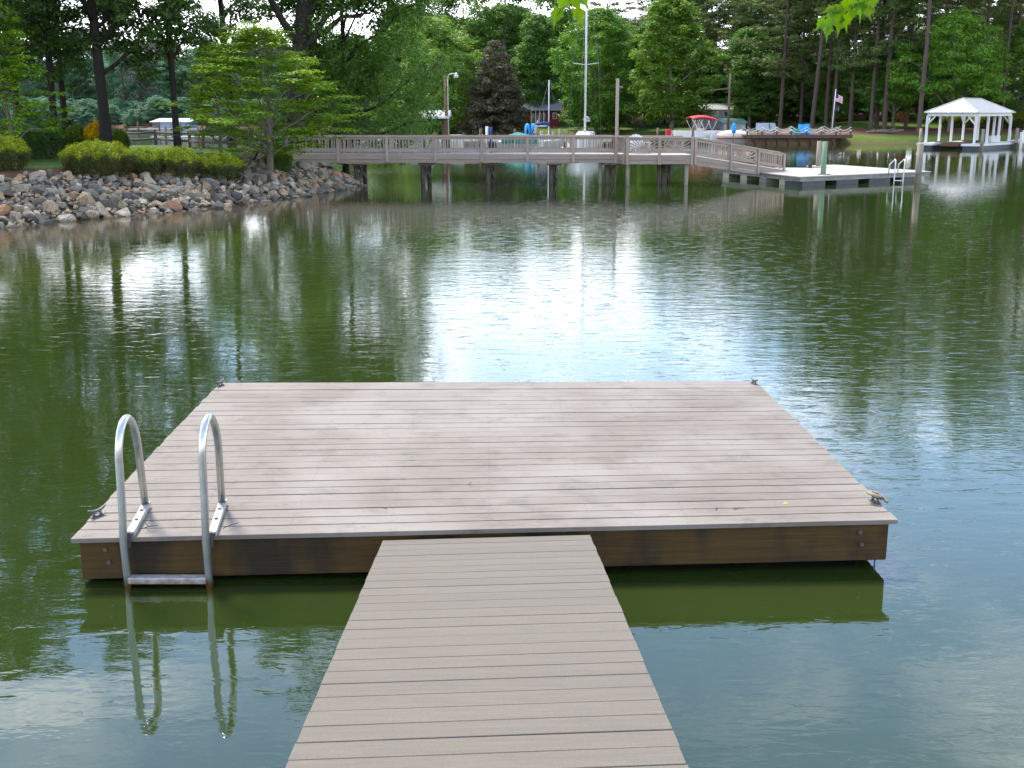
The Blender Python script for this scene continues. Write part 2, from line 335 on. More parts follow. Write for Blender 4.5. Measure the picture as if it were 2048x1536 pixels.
vs = np.stack([GX, GY, GZ], -1).reshape(-1, 3); nx, ny = len(gx), len(gy)
ii = (np.arange(ny-1)[:,None]*nx + np.arange(nx-1)[None,:]).reshape(-1)
fs = np.stack([ii, ii+1, ii+1+nx, ii+nx], -1)
def npmesh(name, vs, fs, mat=None, tint=None, smooth=False):
    me = bpy.data.meshes.new(name); me.vertices.add(len(vs)); me.vertices.foreach_set('co', np.asarray(vs, np.float32).ravel())
    k = fs.shape[1]; me.loops.add(len(fs)*k); me.loops.foreach_set('vertex_index', fs.astype(np.int32).ravel())
    me.polygons.add(len(fs)); me.polygons.foreach_set('loop_start', (np.arange(len(fs))*k).astype(np.int32))
    if smooth: me.polygons.foreach_set('use_smooth', np.ones(len(fs), bool))
    if tint is not None:
        a = me.attributes.new('tint', 'FLOAT', 'POINT'); a.data.foreach_set('value', np.asarray(tint, np.float32))
    if mat: me.materials.append(mat)
    me.update(calc_edges=True); return me
def ground_mat():
    m = bpy.data.materials.new('ground_cover'); m.use_nodes = True; t = m.node_tree; b = t.nodes['Principled BSDF']
    ge = N(t, 'ShaderNodeNewGeometry'); sz = N(t, 'ShaderNodeSeparateXYZ'); t.links.new(ge.outputs['Position'], sz.inputs[0])
    def ns(s, d=6, r=.6):
        n = N(t, 'ShaderNodeTexNoise'); n.inputs['Scale'].default_value = s; n.inputs['Detail'].default_value = d; n.inputs['Roughness'].default_value = r
        t.links.new(ge.outputs['Position'], n.inputs[0]); return n.outputs[0]
    grass = mixc(t, ns(8), (.048,.088,.014), (.085,.135,.022))
    grass = mixc(t, ramp(t, ns(.5), [(.45, 0), (.65, .5)]), grass, (.15,.15,.05))
    straw = mixc(t, ns(9), (.085,.042,.022), (.16,.092,.052))
    a = N(t, 'ShaderNodeAttribute', attribute_name='tint')      # 0 straw / mulch .. 1 grass
    f = ramp(t, math_(t, 'ADD', a.outputs['Fac'], math_(t, 'MULTIPLY', math_(t, 'SUBTRACT', ns(.35), .5), .9)), [(.42, 0.0), (.58, 1.0)])
    col = mixc(t, f, straw, grass)
    col = mixc(t, math_(t, 'MULTIPLY', math_(t, 'SUBTRACT', .22, sz.outputs[2]), 6, True), col, (.11,.075,.045))
    t.links.new(col, b.inputs['Base Color']); b.inputs['Roughness'].default_value = .95; b.inputs['Specular IOR Level'].default_value = .1
    bp = N(t, 'ShaderNodeBump'); bp.inputs['Distance'].default_value = .03; t.links.new(ns(14, 4), bp.inputs['Height']); t.links.new(bp.outputs[0], b.inputs['Normal'])
    return m
M['ground'] = ground_mat()
dp = sdist(GX, GY, poly_pen); df = sdist(GX, GY, poly_far)
gt = np.where(dp > -1, np.where(dp < 4.0, 0.0, np.where(GX > -8.5, .3, 1.0)), 0)
gt = np.where(df > -1, np.where(df < 4, .58, np.where(df < 12, .25, np.where(df < 24, .66, .05))), gt)
gt = np.where((df > 3) & (GX < 20), np.where(df < 16, .9, .3), gt); gt = np.where((GX < -18) & (GY > 150), .12, gt)
ground = tag(link('terrain', npmesh('terrain', vs, fs, M['ground'], gt.ravel(), True)), kind='structure')

# ------------------------------------------------------------------ lake
def water_mat():
    m = bpy.data.materials.new('lake_water'); m.use_nodes = True; t = m.node_tree; b = t.nodes['Principled BSDF']
    ge = N(t, 'ShaderNodeNewGeometry')
    def ns(s, stretch, d=3, r=.5, rot=0.0, dist=0):
        mp = N(t, 'ShaderNodeMapping'); mp.inputs['Scale'].default_value = stretch; mp.inputs['Rotation'].default_value = (0,0,rot)
        t.links.new(ge.outputs['Position'], mp.inputs[0])
        n = N(t, 'ShaderNodeTexNoise'); n.inputs['Scale'].default_value = s; n.inputs['Detail'].default_value = d; n.inputs['Roughness'].default_value = r; n.inputs['Distortion'].default_value = dist
        t.links.new(mp.outputs[0], n.inputs[0]); return n.outputs[0]
    # breeze patches: where the surface is ruffled and where it lies calm
    patch = ramp(t, ns(.055, (1, 1.6, 1), 3), [(.38, .35), (.62, 1.0)])
    sy = N(t, 'ShaderNodeSeparateXYZ'); t.links.new(ge.outputs['Position'], sy.inputs[0])
    open_ = ramp(t, math_(t, 'MULTIPLY', sy.outputs[1], .02), [(.10, .45), (.24, .70), (.44, 1.0), (.60, .55), (.80, .34)])   # sheltered by the pier, open water beyond
    amp = math_(t, 'MULTIPLY', patch, open_)
    wv = math_(t, 'MULTIPLY', ns(2.3, (.5, 1.5, 1), 4, .55, R(9), .3), WAVE1)
    wv2 = math_(t, 'MULTIPLY', ns(7.5, (.5, 1.4, 1), 3, .55, R(-12), .4), WAVE2)
    crest = ramp(t, ns(4.0, (.8, 1.9, 1), 3, .55, R(5), .4), [(.57, 0.0), (.76, 1.0)])      # sparse little crests
    wv2 = math_(t, 'ADD', wv2, math_(t, 'MULTIPLY', crest, .0045))
    hgt = math_(t, 'ADD', math_(t, 'MULTIPLY', math_(t, 'ADD', wv, wv2), amp), math_(t, 'MULTIPLY', ns(2.6, (.8, 1.3, 1), 4), WAVE3))
    bp = N(t, 'ShaderNodeBump'); bp.inputs['Strength'].default_value = 1; bp.inputs['Distance'].default_value = 1
    t.links.new(hgt, bp.inputs['Height']); t.links.new(bp.outputs[0], b.inputs['Normal'])
    # green algae water; rock and pier reflection, plus mud, painted in at the bank
    n = ns(.12, (1, 1, 1), 4)
    col = mixc(t, n, (.0160,.0262,.0048), (.0225,.0355,.0070))
    a = N(t, 'ShaderNodeAttribute', attribute_name='tint')
    col = mixc(t, ramp(t, math_(t, 'ADD', a.outputs['Fac'], math_(t, 'MULTIPLY', math_(t, 'SUBTRACT', ns(.4, (1,1,1), 4), .5), .5)), [(.1, 0.0), (.9, .85)]), col, (.06,.038,.02))
    t.links.new(col, b.inputs['Base Color']); b.inputs['Roughness'].default_value = .02
    b.inputs['IOR'].default_value = 1.5; b.inputs['Specular IOR Level'].default_value = .5
    return m
WAVE1, WAVE2, WAVE3 = .0068, .0036, .0016
wx = np.unique(np.concatenate([np.linspace(-800,-60,6), np.linspace(-60,40,101), np.linspace(40,800,6)]))
wy = np.unique(np.concatenate([np.linspace(-60,0,4), np.linspace(0,90,91), np.linspace(90,1200,6)]))
WX, WY = np.meshgrid(wx, wy); nx, ny = len(wx), len(wy)
ii = (np.arange(ny-1)[:,None]*nx + np.arange(nx-1)[None,:]).reshape(-1)
sd_ = sdist(WX, WY, poly_pen)
wt = np.clip(1+sd_/6.5, 0, 1)
M['water'] = water_mat()
tag(link('lake_water', npmesh('lake_water', np.stack([WX, WY, WX*0], -1).reshape(-1,3), np.stack([ii, ii+1, ii+1+nx, ii+nx], -1), M['water'], wt.ravel())), kind='structure')
# ------------------------------------------------------------------ near floating swim dock
FL, FR, BL, BR = G(140,1078,.30), G(1795,1040,.34), G(440,765.5,.31), G(1512,762,.31)
def quadpt(A, B, C, D, u, v): return (A*(1-u)+B*u)*(1-v) + (C*(1-u)+D*u)*v    # A,B front; C,D back
dock = empty('floating_dock', ((FL+FR)/2).to_tuple()[:2]+(0,), 'weathered taupe plank floating dock at the foot of the ramp, brown timber sides', 'dock')
TH = .028
nb = round((BL-FL).length/.1465)
rng = random.Random(3)
def plank_part(name, q, v0, v1, u0, u1, mat, parent, th, dz=0, seg=10, bow=.0, tw=0):
    mb = MB(); vs = []
    a1, a2 = rng.uniform(-1,1), rng.uniform(-1,1)
    for i in range(seg+1):
        u = u0+(u1-u0)*i/seg
        o = bow*math.sin(PI*i/seg*1.0+a1)*a2
        p, r = quadpt(*q, u, v0+o), quadpt(*q, u, v1+o)
        z = dz + tw*math.sin(i*1.3+a1*3)
        c = .0022; dd = (r-p); L = dd.length; e = dd*(c/L)
        for pt in (p+Vector((0,0,z-th)), r+Vector((0,0,z-th)), r+Vector((0,0,z-c)), r-e+Vector((0,0,z)), p+e+Vector((0,0,z)), p+Vector((0,0,z-c))): vs.append(pt)
    fs = [(i*6+k, i*6+(k+1) % 6, (i+1)*6+(k+1) % 6, (i+1)*6+k) for i in range(seg) for k in range(6)]
    fs += [tuple(reversed(range(6))), tuple(seg*6+k for k in range(6))]
    mb.add(vs, fs); return part(name, mb, mat, parent)
q = (FL, FR, BL, BR)
edges = [0]; ws = [rng.uniform(.97,1.03) for _ in range(nb)]; ws[0] = 1.02
for x in ws: edges.append(edges[-1]+x)
edges = [e/edges[-1] for e in edges]
gap = .0125/(BL-FL).length
for i in range(nb):
    g0 = gap*rng.uniform(.15,1.15); g1 = gap*rng.uniform(.15,1.15)
    if i == 1: g0 = gap*2.0
    ext = rng.uniform(-.0012,.0012)
    plank_part('deck_board', q, edges[i]+(0 if i == 0 else g0/2), edges[i+1]-g1/2, ext, 1+rng.uniform(-.0012,.0012), M['deck'], dock, TH, dz=rng.uniform(-.0015,.0015), seg=12, bow=gap*.35, tw=.0008)
mb = MB(); rs_ = random.Random(8)
for i in range(nb):
    vm = (edges[i]+edges[i+1])/2; dv = (edges[i+1]-edges[i])*.28
    for j in range(9):
        for s in (-1, 1):
            if rs_.random() < .12: continue
            p = quadpt(*q, .012+.976*j/8+rs_.uniform(-.002,.002), vm+s*dv+rs_.uniform(-.0004,.0004)); a = [(p.x+.0042*math.cos(k*PI/3), p.y+.0042*math.sin(k*PI/3), p.z+.0019) for k in range(6)]
            mb.add(a, [tuple(range(6))])
tag(part('screw_heads', mb, M['dark_pile'], dock), kind='stuff')
# rim joists just inside the deck edge
def off(u, v, z=0.0): p = quadpt(*q, u, v); return Vector((p.x, p.y, p.z+z))
i0, i1, j0, j1 = .0072, .9928, .010, .992
def rim(a, b, inward, name='rim_joist'):
    t = .038; n = Vector(inward)*t; top, bot = -TH-.001, -TH-.245
    mb = MB(); seg = 1
    A, B = off(*a), off(*b)
    c = [A+Vector((0,0,bot)), B+Vector((0,0,bot)), B+n+Vector((0,0,bot)), A+n+Vector((0,0,bot)), A+Vector((0,0,top)), B+Vector((0,0,top)), B+n+Vector((0,0,top)), A+n+Vector((0,0,top))]
    mb.hexa(c); return part(name, mb, M['timber'], dock, .004)
rim((i0,j0), (.585,j0), (0,1,0)); rim((.5853,j0+.0005), (i1,j0+.0005), (0,1,0))
rim((i0+.0005,j1), (i1-.0005,j1), (0,-1,0))
rim((i0,j0+.0107), (i0,j1-.0107), (1,0,0)); rim((i1,j0+.0107), (i1,j1-.0107), (-1,0,0))
for u, n in ((.25,0),(.5,0),(.75,0)):
    a, b = off(u,j0+.012), off(u,j1-.012)
    mb = MB().bar(a+Vector((0,0,-TH-.11)), b+Vector((0,0,-TH-.11)), .04, .2); part('joist', mb, M['timber'], dock)
for u in (.038, .041, .957, .96):
    z = -.085 if u in (.038, .957) else -.165
    p = off(u, j0, z); part('bolt', MB().tube([p+Vector((0,.002,0)), p+Vector((0,-.012,0))], .013, 8), M['galv'], dock)
for u0, u1 in ((.06,.30),(.33,.47),(.50,.64),(.67,.80),(.82,.965)):
    for v0, v1 in ((.035,.45),(.55,.965)):
        mb = MB(); c = [off(u0,v0), off(u1,v0), off(u1,v1), off(u0,v1)]
        mb.hexa([Vector((p.x,p.y,-.25)) for p in c] + [p+Vector((0,0,-TH-.22)) for p in c]); part('float_drum', mb, M['black'], dock, .02)
def cleat(p, ang, parent, L=.12):
    d = Vector((math.cos(ang), math.sin(ang), 0)); mb = MB()
    for s in (-.3, .3): mb.tube([p+d*L*s*.8+Vector((0,0,0)), p+d*L*s*.6+Vector((0,0,.032))], .009, 7)
    pts = [p+d*L*t+Vector((0,0,.034+.055*abs(t)**2*1.2)) for t in (-.55,-.42,-.25,0,.25,.42,.55)]
    mb.tube(pts, [.005,.008,.010,.011,.010,.008,.005], 8)
    mb.bar(p-d*L*.38+Vector((0,0,.004)), p+d*L*.38+Vector((0,0,.004)), .03, .006)
    return part('dock_cleat', mb, M['galv'], parent)
cleat(G(441,772,.312), R(75), dock); cleat(G(1508,768,.312), R(105), dock)
cleat(G(195,1032,.305), R(60), dock); cpos = G(1750,1004,.342); cleat(cpos, R(112), dock, .11)
# rope wound over the right cleat
rb = empty('mooring_rope', (cpos.x, cpos.y, .345), 'short knotted old brown rope wound round the right front dock cleat', 'rope')
mb = MB(); pts = []; rr = random.Random(5)
for i in range(60):
    a = i*.62; pts.append(cpos+Vector((.036*math.cos(a)*(1+.3*rr.random())+.012*math.sin(i*.2), .034*math.sin(a)*(1+.3*rr.random()), .02+.045*abs(math.sin(i*.31)))))
mb.tube(pts, .0075, 6); part('rope_coil', mb, M['rope'], rb)
mb = MB().tube([cpos+Vector((.03,0,.03)), cpos+Vector((.045,-.02,.03)), cpos+Vector((.058,-.03,.016)), cpos+Vector((.07,-.028,.012))], [.008,.009,.010,.013], 6); part('rope_end', mb, M['rope'], rb)
# hanging line under the right corner
p = off(.985, j0, -.25)
tag(part('hanging_line', MB().tube([p+Vector((0,.1,.02)), p+Vector((0,.09,-.06)), p+Vector((-.01,.09,-.20))], .004, 5), M['dark_pile'], None), 'thin dark line hanging into the water under the right corner of the near dock', 'line')
# litter on the deck
def litter(px, py, L, ang, label, z=.33):
    p = G(px, py, z); d = Vector((math.cos(ang), math.sin(ang), 0))
    mb = MB().tube([p-d*L/2+Vector((0,0,.003)), p+Vector((0,L*.06,.006)), p+d*L/2+Vector((0,0,.003))], [.0022,.003,.0015], 5)
    return tag(part('twig', mb, M['twig'], None), label, 'twig')
litter(300,1055,.10,.6,'small brown twig on the dock right beside the ladder bracket')
litter(292,1050,.08,2.2,'thin twig crossing another between the two ladder handles')
litter(1433,1018,.05,1.2,'tiny dark bent twig on deck towards the right front corner')
litter(1478,1018,.08,.3,'pale forked twig lying on the deck board near the front right')
litter(940,968,.06,1.3,'curved twig alone in the middle of the dock')
litter(768,1018,.05,2.6,'short twig at the seam above the head of the ramp')
litter(462,1052,.12,.9,'pine straw twig on deck right of the second ladder handle')
for px, py, lab, m in ((823,916,'small green leaf fallen on the centre of the dock','l_bright'), (1571,1008,'tiny orange brown leaf on the dock near the rope cleat','l_flower')):
    c = G(px, py, .33); mb = MB().add([c+Vector((-.02,0,.002)), c+Vector((0,-.012,.006)), c+Vector((.022,.002,.003)), c+Vector((.002,.013,.008))], [(0,1,2),(0,2,3)], tint=.6)
    tag(part('fallen_leaf', mb, M[m], None), lab, 'leaf')

# ------------------------------------------------------------------ swim ladder
lad = empty('swim_ladder', tuple(G(335,1178,0)), 'aluminium swim ladder with two tall looped handles at the left front edge of dock', 'ladder')
r_ = .0228
def hoop(pxb, pxtop, pyt, rear):
    foot = G(pxb, 1178, 0); Yf = foot.y
    top = P(pxtop, pyt, Yf+.14); rz = G(*rear, .315)
    rear_ = Vector((rz.x, rz.y, .325)); zt = top.z-r_
    W = (rear_.y-.0-Yf)/2
    pts = [foot+Vector((0,.05,-.5)), foot+Vector((0,.02,0)), foot+Vector((0,0,.3))]
    # gradual bend towards the dock
    R0 = .125; RZ = .21; cz = zt-RZ
    f_top = Vector((foot.x+(top.x-foot.x)*.85, Yf+.01, cz)); pts.append(foot.lerp(f_top, .6)); out = list(pts)
    b_top = Vector((f_top.x+.03, Yf+.01+2*R0, cz))
    for k in range(0, 25):
        a = PI*k/24; t = k/24
        out.append(Vector((f_top.x+.03*t, Yf+.01+R0-R0*math.cos(a), cz+RZ*math.sin(a))))
    out += [b_top.lerp(rear_, .33), b_top.lerp(rear_, .66), rear_]
    part('handrail', MB().tube(out, r_, 14), M['alu'], lad)
    # bracket strip with two bolts
    a = Vector((foot.x+.028, Yf+.035, .338)); b = rear_+Vector((.0,.03,.008)); b.z = .338
    br = part('bracket', MB().bar(a, b, .045, .012), M['alu_white'], lad, .002)
    br2 = MB(); dx = Vector((.024,0,-.006)); br2.bar(a+dx, b+dx, .004, .03); part('bracket_lip', br2, M['alu_white'], lad)
    for t in (.38, .68):
        c = a.lerp(b, t); part('bolt', MB().tube([c+Vector((0,0,.004)), c+Vector((0,0,.013))], .011, 6), M['galv'], lad)
    part('clamp', MB().box(foot.x-.012, foot.x+.03, Yf+.02, Yf+.05, .25, .345), M['galv'], lad)
    return foot
fa = hoop(255, 247, 829, (291,1014)); fb = hoop(418, 412, 827, (444,1010))
part('step', MB().box(fa.x+.01, fb.x-.01, fa.y-.02, fa.y+.045, .035, .075), M['alu_white'], lad, .006)
for z in (-.2,): part('step', MB().box(fa.x+.01, fb.x-.01, fa.y-.02, fa.y+.045, z-.035, z), M['alu_white'], lad)

# ------------------------------------------------------------------ ramp
yTL = off((765-140)/1655, 0)
TLr = P(766, 1080.5, G(765,1080,.272).y); TRr = P(1180, 1069.5, G(1180,1069,.302).y)
BLr = P(570, 1536, 3.12); BRr = P(1365, 1507, 3.12+.03)
BL2 = TLr+(BLr-TLr)*1.75; BR2 = TRr+(BRr-TRr)*1.75
rampo = empty('gangway_ramp', tuple((BL2+BR2)/2), 'smooth grey beige composite plank ramp leading down to the near dock', 'ramp')
qr = (TLr, TRr, BL2, BR2)
nr = round((BL2-TLr).length/.1405)
rng = random.Random(11)
for i in range(nr):
    g = .0055/(BL2-TLr).length
    e0 = rng.uniform(-.0015,.0015)
    plank_part('ramp_board', qr, i/nr+g*rng.uniform(.3,.6), (i+1)/nr-g*rng.uniform(.3,.6), e0, 1+rng.uniform(-.0015,.0015), M['ramp'], rampo, .024, dz=rng.uniform(-.001,.001), seg=6, bow=g*.4)
for u in (.06, .5, .94):
    a, b = quadpt(*qr, u, .006), quadpt(*qr, u, .995); dz = Vector((0,0,-.024-.0685))
    part('stringer', MB().bar(a+dz, b+dz, .04, .135), M['timber'], rampo)

# ------------------------------------------------------------------ long pier with railings
W = lambda px, py, Y: P(px, py, Y)
PY = 44.2                                   # face of the main run
DZ = Z(325.5, PY); TOPZ = Z(272, PY)        # underside of the fascia, top of the cap rail
pier = empty('pier', (X(1000,45,0), 45.0, 0), 'long grey taupe wooden pier with picket railings on dark piles, reaching from the stone bank', 'pier')
def rail_run(root, A, B, posts, zA, zB, hrail, back=False, ray_panels=(), wide=(), pitch=.122, bw=.033, mat=M['grey_wood'], post_down=.42, balusters=True, fascia=True):
    """A, B: plan points. zA, zB: deck level at each end. posts: fractions along the run."""
    A = Vector((*A, 0)); B = Vector((*B, 0)); L = (B-A).length; d = (B-A)/L; nrm = Vector((d.y, -d.x, 0))
    def pt(s, h, o=0): return A + d*s + Vector((0,0,zA+(zB-zA)*s/L+h)) + nrm*o
    rail = part('railing', MB().bar(pt(0,hrail-.02), pt(L,hrail-.02), .14, .04), mat, root)     # cap
    part('top_rail', MB().bar(pt(0,hrail-.085), pt(L,hrail-.085), .04, .09), mat, rail)
    part('bottom_rail', MB().bar(pt(0,.13), pt(L,.13), .04, .09), mat, rail)
    if fascia:
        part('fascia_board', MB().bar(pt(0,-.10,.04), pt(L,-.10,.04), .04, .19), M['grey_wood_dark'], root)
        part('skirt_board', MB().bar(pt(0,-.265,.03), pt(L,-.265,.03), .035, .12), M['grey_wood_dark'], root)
    for s in posts:
        part('post', MB().bar(pt(s*L,-post_down if fascia else 0,.075), pt(s*L,hrail-.045,.075), .10, .06, up=tuple(nrm)), mat, rail)
    ps = list(posts)
    for k in range(len(ps)-1):
        s0, s1 = ps[k]*L+.06, ps[k+1]*L-.06
        if k in ray_panels:
            kind = ray_panels[k]; mid = (s0+s1)/2; hl, hh = .175, hrail-.13
            w_ = s1-s0
            if kind == 'sun': cs = [(mid, w_/2)]
            elif kind == 'left': cs = [(s1, w_)]
            else: cs = [(s0, w_)]
            for c, half in cs:
                nn = 15
                for i in range(nn):
                    a = PI*(i+.5)/nn
                    dx, dz = math.cos(a), math.sin(a)
                    if c+dx*.2 < s0-.01 or c+dx*.2 > s1+.01: continue
                    t = min((hh-hl)/max(dz,1e-3), ((s1-c) if dx > 0 else (c-s0))/max(abs(dx),1e-3))
                    t0 = .10
                    if t > t0+.05: part('baluster', MB().bar(pt(c+dx*t0,hl+dz*t0,.0), pt(c+dx*t,hl+dz*t,.0), .034, .034), mat, rail)
                part('sun_hub', MB().bar(pt(max(c-.14,s0),hl+.03), pt(min(c+.14,s1),hl+.03), .035, .06), mat, rail)
        else:
            n = max(2, round((s1-s0)/pitch)); rj = random.Random(int(s0*100))
            for i in range(n):
                s = s0+(s1-s0)*(i+.5)/n + rj.uniform(-.008,.008)
                if balusters: part('baluster', MB().bar(pt(s,.17,rj.uniform(-.003,.003)), pt(s,hrail-.13,0), bw, bw, up=tuple(nrm)), mat, rail)
    return rail
xs = [X(p, PY, .9) for p in (575, 677, 774.5, 871, 963.5, 1055, 1146.5, 1232)]
L0 = xs[-1]-xs[0]
DK = DZ+.325                                 # deck level
HR = TOPZ-DK
rail_run(pier, (xs[0],PY), (xs[-1],PY), [(x-xs[0])/L0 for x in xs], DK, DK, HR, post_down=.30)
rail_run(pier, (xs[0],PY+1.75), (xs[-1],PY+1.75), [(x-xs[0])/L0 for x in xs], DK, DK, HR, fascia=False, pitch=.26)
# wider landing with sunburst panels
xa, xm, xb = X(1254,PY-.75,.9), X(1318,PY-.75,.9), X(1383,PY-.75,.9)
Lm = xb-xa
rail_run(pier, (xa,PY-.75), (xb,PY-.75), [0, (xm-xa)/Lm, 1], DK-.02, DK-.02, HR, ray_panels={0:'sun',1:'sun'}, post_down=.34)
rail_run(pier, (xs[-1]+.02,PY-.02), (xa-.03,PY-.72), [0.02,.98], DK-.02, DK-.02, HR, pitch=.075, post_down=.34)
rail_run(pier, (xs[-1]+.02,PY+1.75), (xb,PY+1.75), [0, .5, 1], DK-.02, DK-.02, HR, fascia=False, pitch=.5)
mb = MB()
n = int((xb-xs[0])/.146)
for i in range(n):
    x = xs[0]+i*.146; y0 = PY-.04 if x < xa-.2 else PY-.80
    mb.box(x, x+.140, y0, PY+1.80, DK-.035, DK-.0015)
tag(part('decking', mb, M['concrete'], pier), kind='stuff')
part('girder', MB().box(xs[0]-.5, xb-.1, PY+.12, PY+.18, DK-.30, DK-.04), M['dark_pile'], pier); part('girder', MB().box(xs[0]-.5, xb-.1, PY+1.6, PY+1.66, DK-.30, DK-.04), M['dark_pile'], pier)
# scalloped lower trim where boards have sagged
for k in range(7):
    mb = MB(); a, b = xs[k]+.06, xs[k+1]-.06; n = 10
    for i in range(n):
        u0, u1 = i/n, (i+1)/n
        s = -.035*math.sin(PI*u0)*(1 if k % 2 else -1), -.035*math.sin(PI*u1)*(1 if k % 2 else -1)
        mb.hexa([(a+(b-a)*u0,PY-.02,DZ-.02+s[0]),(a+(b-a)*u1,PY-.02,DZ-.02+s[1]),(a+(b-a)*u1,PY+.01,DZ-.02+s[1]),(a+(b-a)*u0,PY+.01,DZ-.02+s[0]),
                 (a+(b-a)*u0,PY-.02,DZ+.01+s[0]),(a+(b-a)*u1,PY-.02,DZ+.01+s[1]),(a+(b-a)*u1,PY+.01,DZ+.01+s[1]),(a+(b-a)*u0,PY+.01,DZ+.01+s[0])])
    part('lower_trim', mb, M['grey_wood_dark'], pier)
def pile(x, y, r, z1, mat, name='pile', parent=pier, z0=-.6):
    return part(name, MB().tube([(x,y,z0),(x,y,z1)], r, 10), mat, parent)
for px in (714, 846, 976, 1102):
    x = X(px, PY+.3, 0); pile(x, PY+.25, .085, DK-.30, M['dark_pile']); pile(x+.17, PY+1.5, .09, DK-.3, M['dark_pile'])
    x2 = x+.24
    part('brace', MB().bar((x,PY+.4,DZ-.02),(x2,PY+1.45,.12), .04,.12), M['dark_pile'], pier)
    part('brace', MB().bar((x2-.05,PY+1.4,DZ-.02),(x+.02,PY+.45,.12), .04,.12), M['dark_pile'], pier)
    part('pile_cap', MB().box(x-.16,x+.40,PY+.1,PY+1.7,DZ-.10,DZ-.005), M['dark_pile'], pier)
for px, y in ((1200,PY+.1),(1255,PY-.65),(1372,PY-.65)): pile(X(px,y,0), y, .075, DK-.3, M['pile'])
for px in (1222, 1333):
    x = X(px, PY+.3, 0); pile(x-.15, PY+.2, .10, DK-.3, M['dark_pile']); pile(x+.2, PY+1.3, .08, DK-.3, M['dark_pile'] if px > 1300 else M['pile'])
    part('brace', MB().bar((x-.08,PY+.4,DZ-.05),(x+.18,PY+1.1,.1), .04,.10), M['dark_pile'], pier)
    part('brace', MB().bar((x+.18,PY+1.0,DZ-.05),(x-.08,PY+.5,.1), .04,.10), M['dark_pile'], pier)
pile(X(1316,PY-.2,0), PY-.2, .06, DK-.3, M['dark_pile'])
part('pile_cap', MB().box(X(1205,PY,0), X(1262,PY,0), PY-.1, PY+1.6, DZ-.08, DZ-.005), M['dark_pile'], pier)
part('pile_cap', MB().box(X(1322,PY,0), X(1372,PY,0), PY-.1, PY+1.6, DZ-.08, DZ-.005), M['dark_pile'], pier)
# light post on the pier
lp = empty('light_post', (X(1232,PY,.9), PY, DK), 'tall grey square post rising above the pier rail with a small lamp', 'light post')
zt = Z(157, PY)
part('post', MB().bar((lp.location.x,PY-.10,DZ-.02),(lp.location.x-.01,PY-.10,zt), .115,.115, up=(0,1,0)), M['grey_wood'], lp)
part('lamp_head', MB().ball((X(1240,PY,3),PY-.1,Z(175,PY)), .10,.07,.05), M['galv'], lp)
# hinged gangway to the floating platform
gA, gB = (xb+.04, PY-.76), (X(1558,47.2,.5), 46.6)
zg0, zg1 = DK-.04, Z(343, 46.6)+.0
gang = empty('sloping_gangway', (xb, PY-.75, 0), 'sloping grey gangway with sunburst railing panel at the right end of the pier', 'gangway')
gr = rail_run(gang, gA, gB, [.01,.39,.53*1.38 if False else .70,1], zg0, zg1+.06, HR, ray_panels={1:'sun'}, post_down=.30, pitch=.13)
rail_run(gang, (gA[0]+.15,gA[1]+1.3), (gB[0]+.15,gB[1]+1.3), [.01,.39,.70,1], zg0, zg1+.06, HR, fascia=False, pitch=.4)
mb = MB(); ga, gb = Vector((*gA, zg0)), Vector((*gB, zg1+.06)); ex = (gb-ga).normalized()
nb2 = 30
for i in range(nb2):
    a = ga.lerp(gb+ex*.5, i/nb2); b = ga.lerp(gb+ex*.5, (i+.93)/nb2); o = Vector((.15,1.3,0)); dn = Vector((0,0,-.03))
    mb.hexa([a+dn, b+dn, b+o+dn, a+o+dn, a, b, b+o, a+o])
tag(part('decking', mb, M['grey_wood'], gang), kind='stuff')
# ------------------------------------------------------------------ far floating platform (L shaped)
fp = empty('floating_platform', (X(1700,46,.3), 46.5, 0), 'pale L shaped floating platform on dark floats at the end of the gangway', 'floating dock')
dzf = .36
c = {k: G(x, y, dzf) for k, (x, y) in dict(a=(1443,336.5), b=(1600,353.5), c=(1863,342.5), d=(1800,338), e=(1668,329), f=(1612,331), g=(1662,336), h=(1560,335)).items()}
def slab(name, ps, z0, z1, mat, parent):
    mb = MB(); n = len(ps); vs = [(p.x,p.y,z0) for p in ps]+[(p.x,p.y,z1) for p in ps]
    fs = [tuple(reversed(range(n))), tuple(range(n,2*n))]+[(i,(i+1) % n,n+(i+1) % n,n+i) for i in range(n)]
    mb.add(vs, fs); return part(name, mb, mat, parent)
mainq = [c['b'], c['c'], c['d'], c['e'], c['f'], c['g'], c['h'], c['a']]
slab('platform_deck', mainq, dzf-.035, dzf, M['concrete'], fp)
cen = sum(mainq, Vector())/len(mainq)
slab('frame', [cen+(p-cen)*.985 for p in mainq], dzf-.19, dzf-.037, M['float_grey'], fp)
def floatrow(A, B, n, fill, depth, mat):
    for i in range(n):
        a = A.lerp(B, (i+.06)/n); b = A.lerp(B, (i+fill)/n); d = (B-A).normalized(); nn = Vector((-d.y, d.x, 0))*depth
        slab('float', [a, b, b+nn, a+nn], -.2, dzf-.192, mat, fp)
floatrow(c['a']*.995+cen*.005, c['b'], 4, .42, .8, M['float_grey'])
floatrow(c['b']+Vector((.05,.08,0)), c['c']+Vector((-.05,.08,0)), 4, .72, .9, M['float'])
def loose_pile(px, pyb, pyt, r, mat, label, Y=None, ring=True):
    b = G(px, pyb, 0); zt = Z(pyt, b.y)
    e = empty('mooring_pile', tuple(b), label, 'pile', 'mooring piles at the floating platform')
    part('timber', MB().tube([(b.x,b.y,-.6),(b.x,b.y,zt)], [r*1.05, r*.95], 12), mat, e)
    if ring: part('ring', MB().box(b.x-r*2.2,b.x+r*2.2,b.y-r*1.5,b.y-r*1.15,dzf-.02,dzf+.03), M['galv'], e)
loose_pile(1645, 368, 283, .105, M['green_pile'], 'green treated pile standing in front of the floating platform')
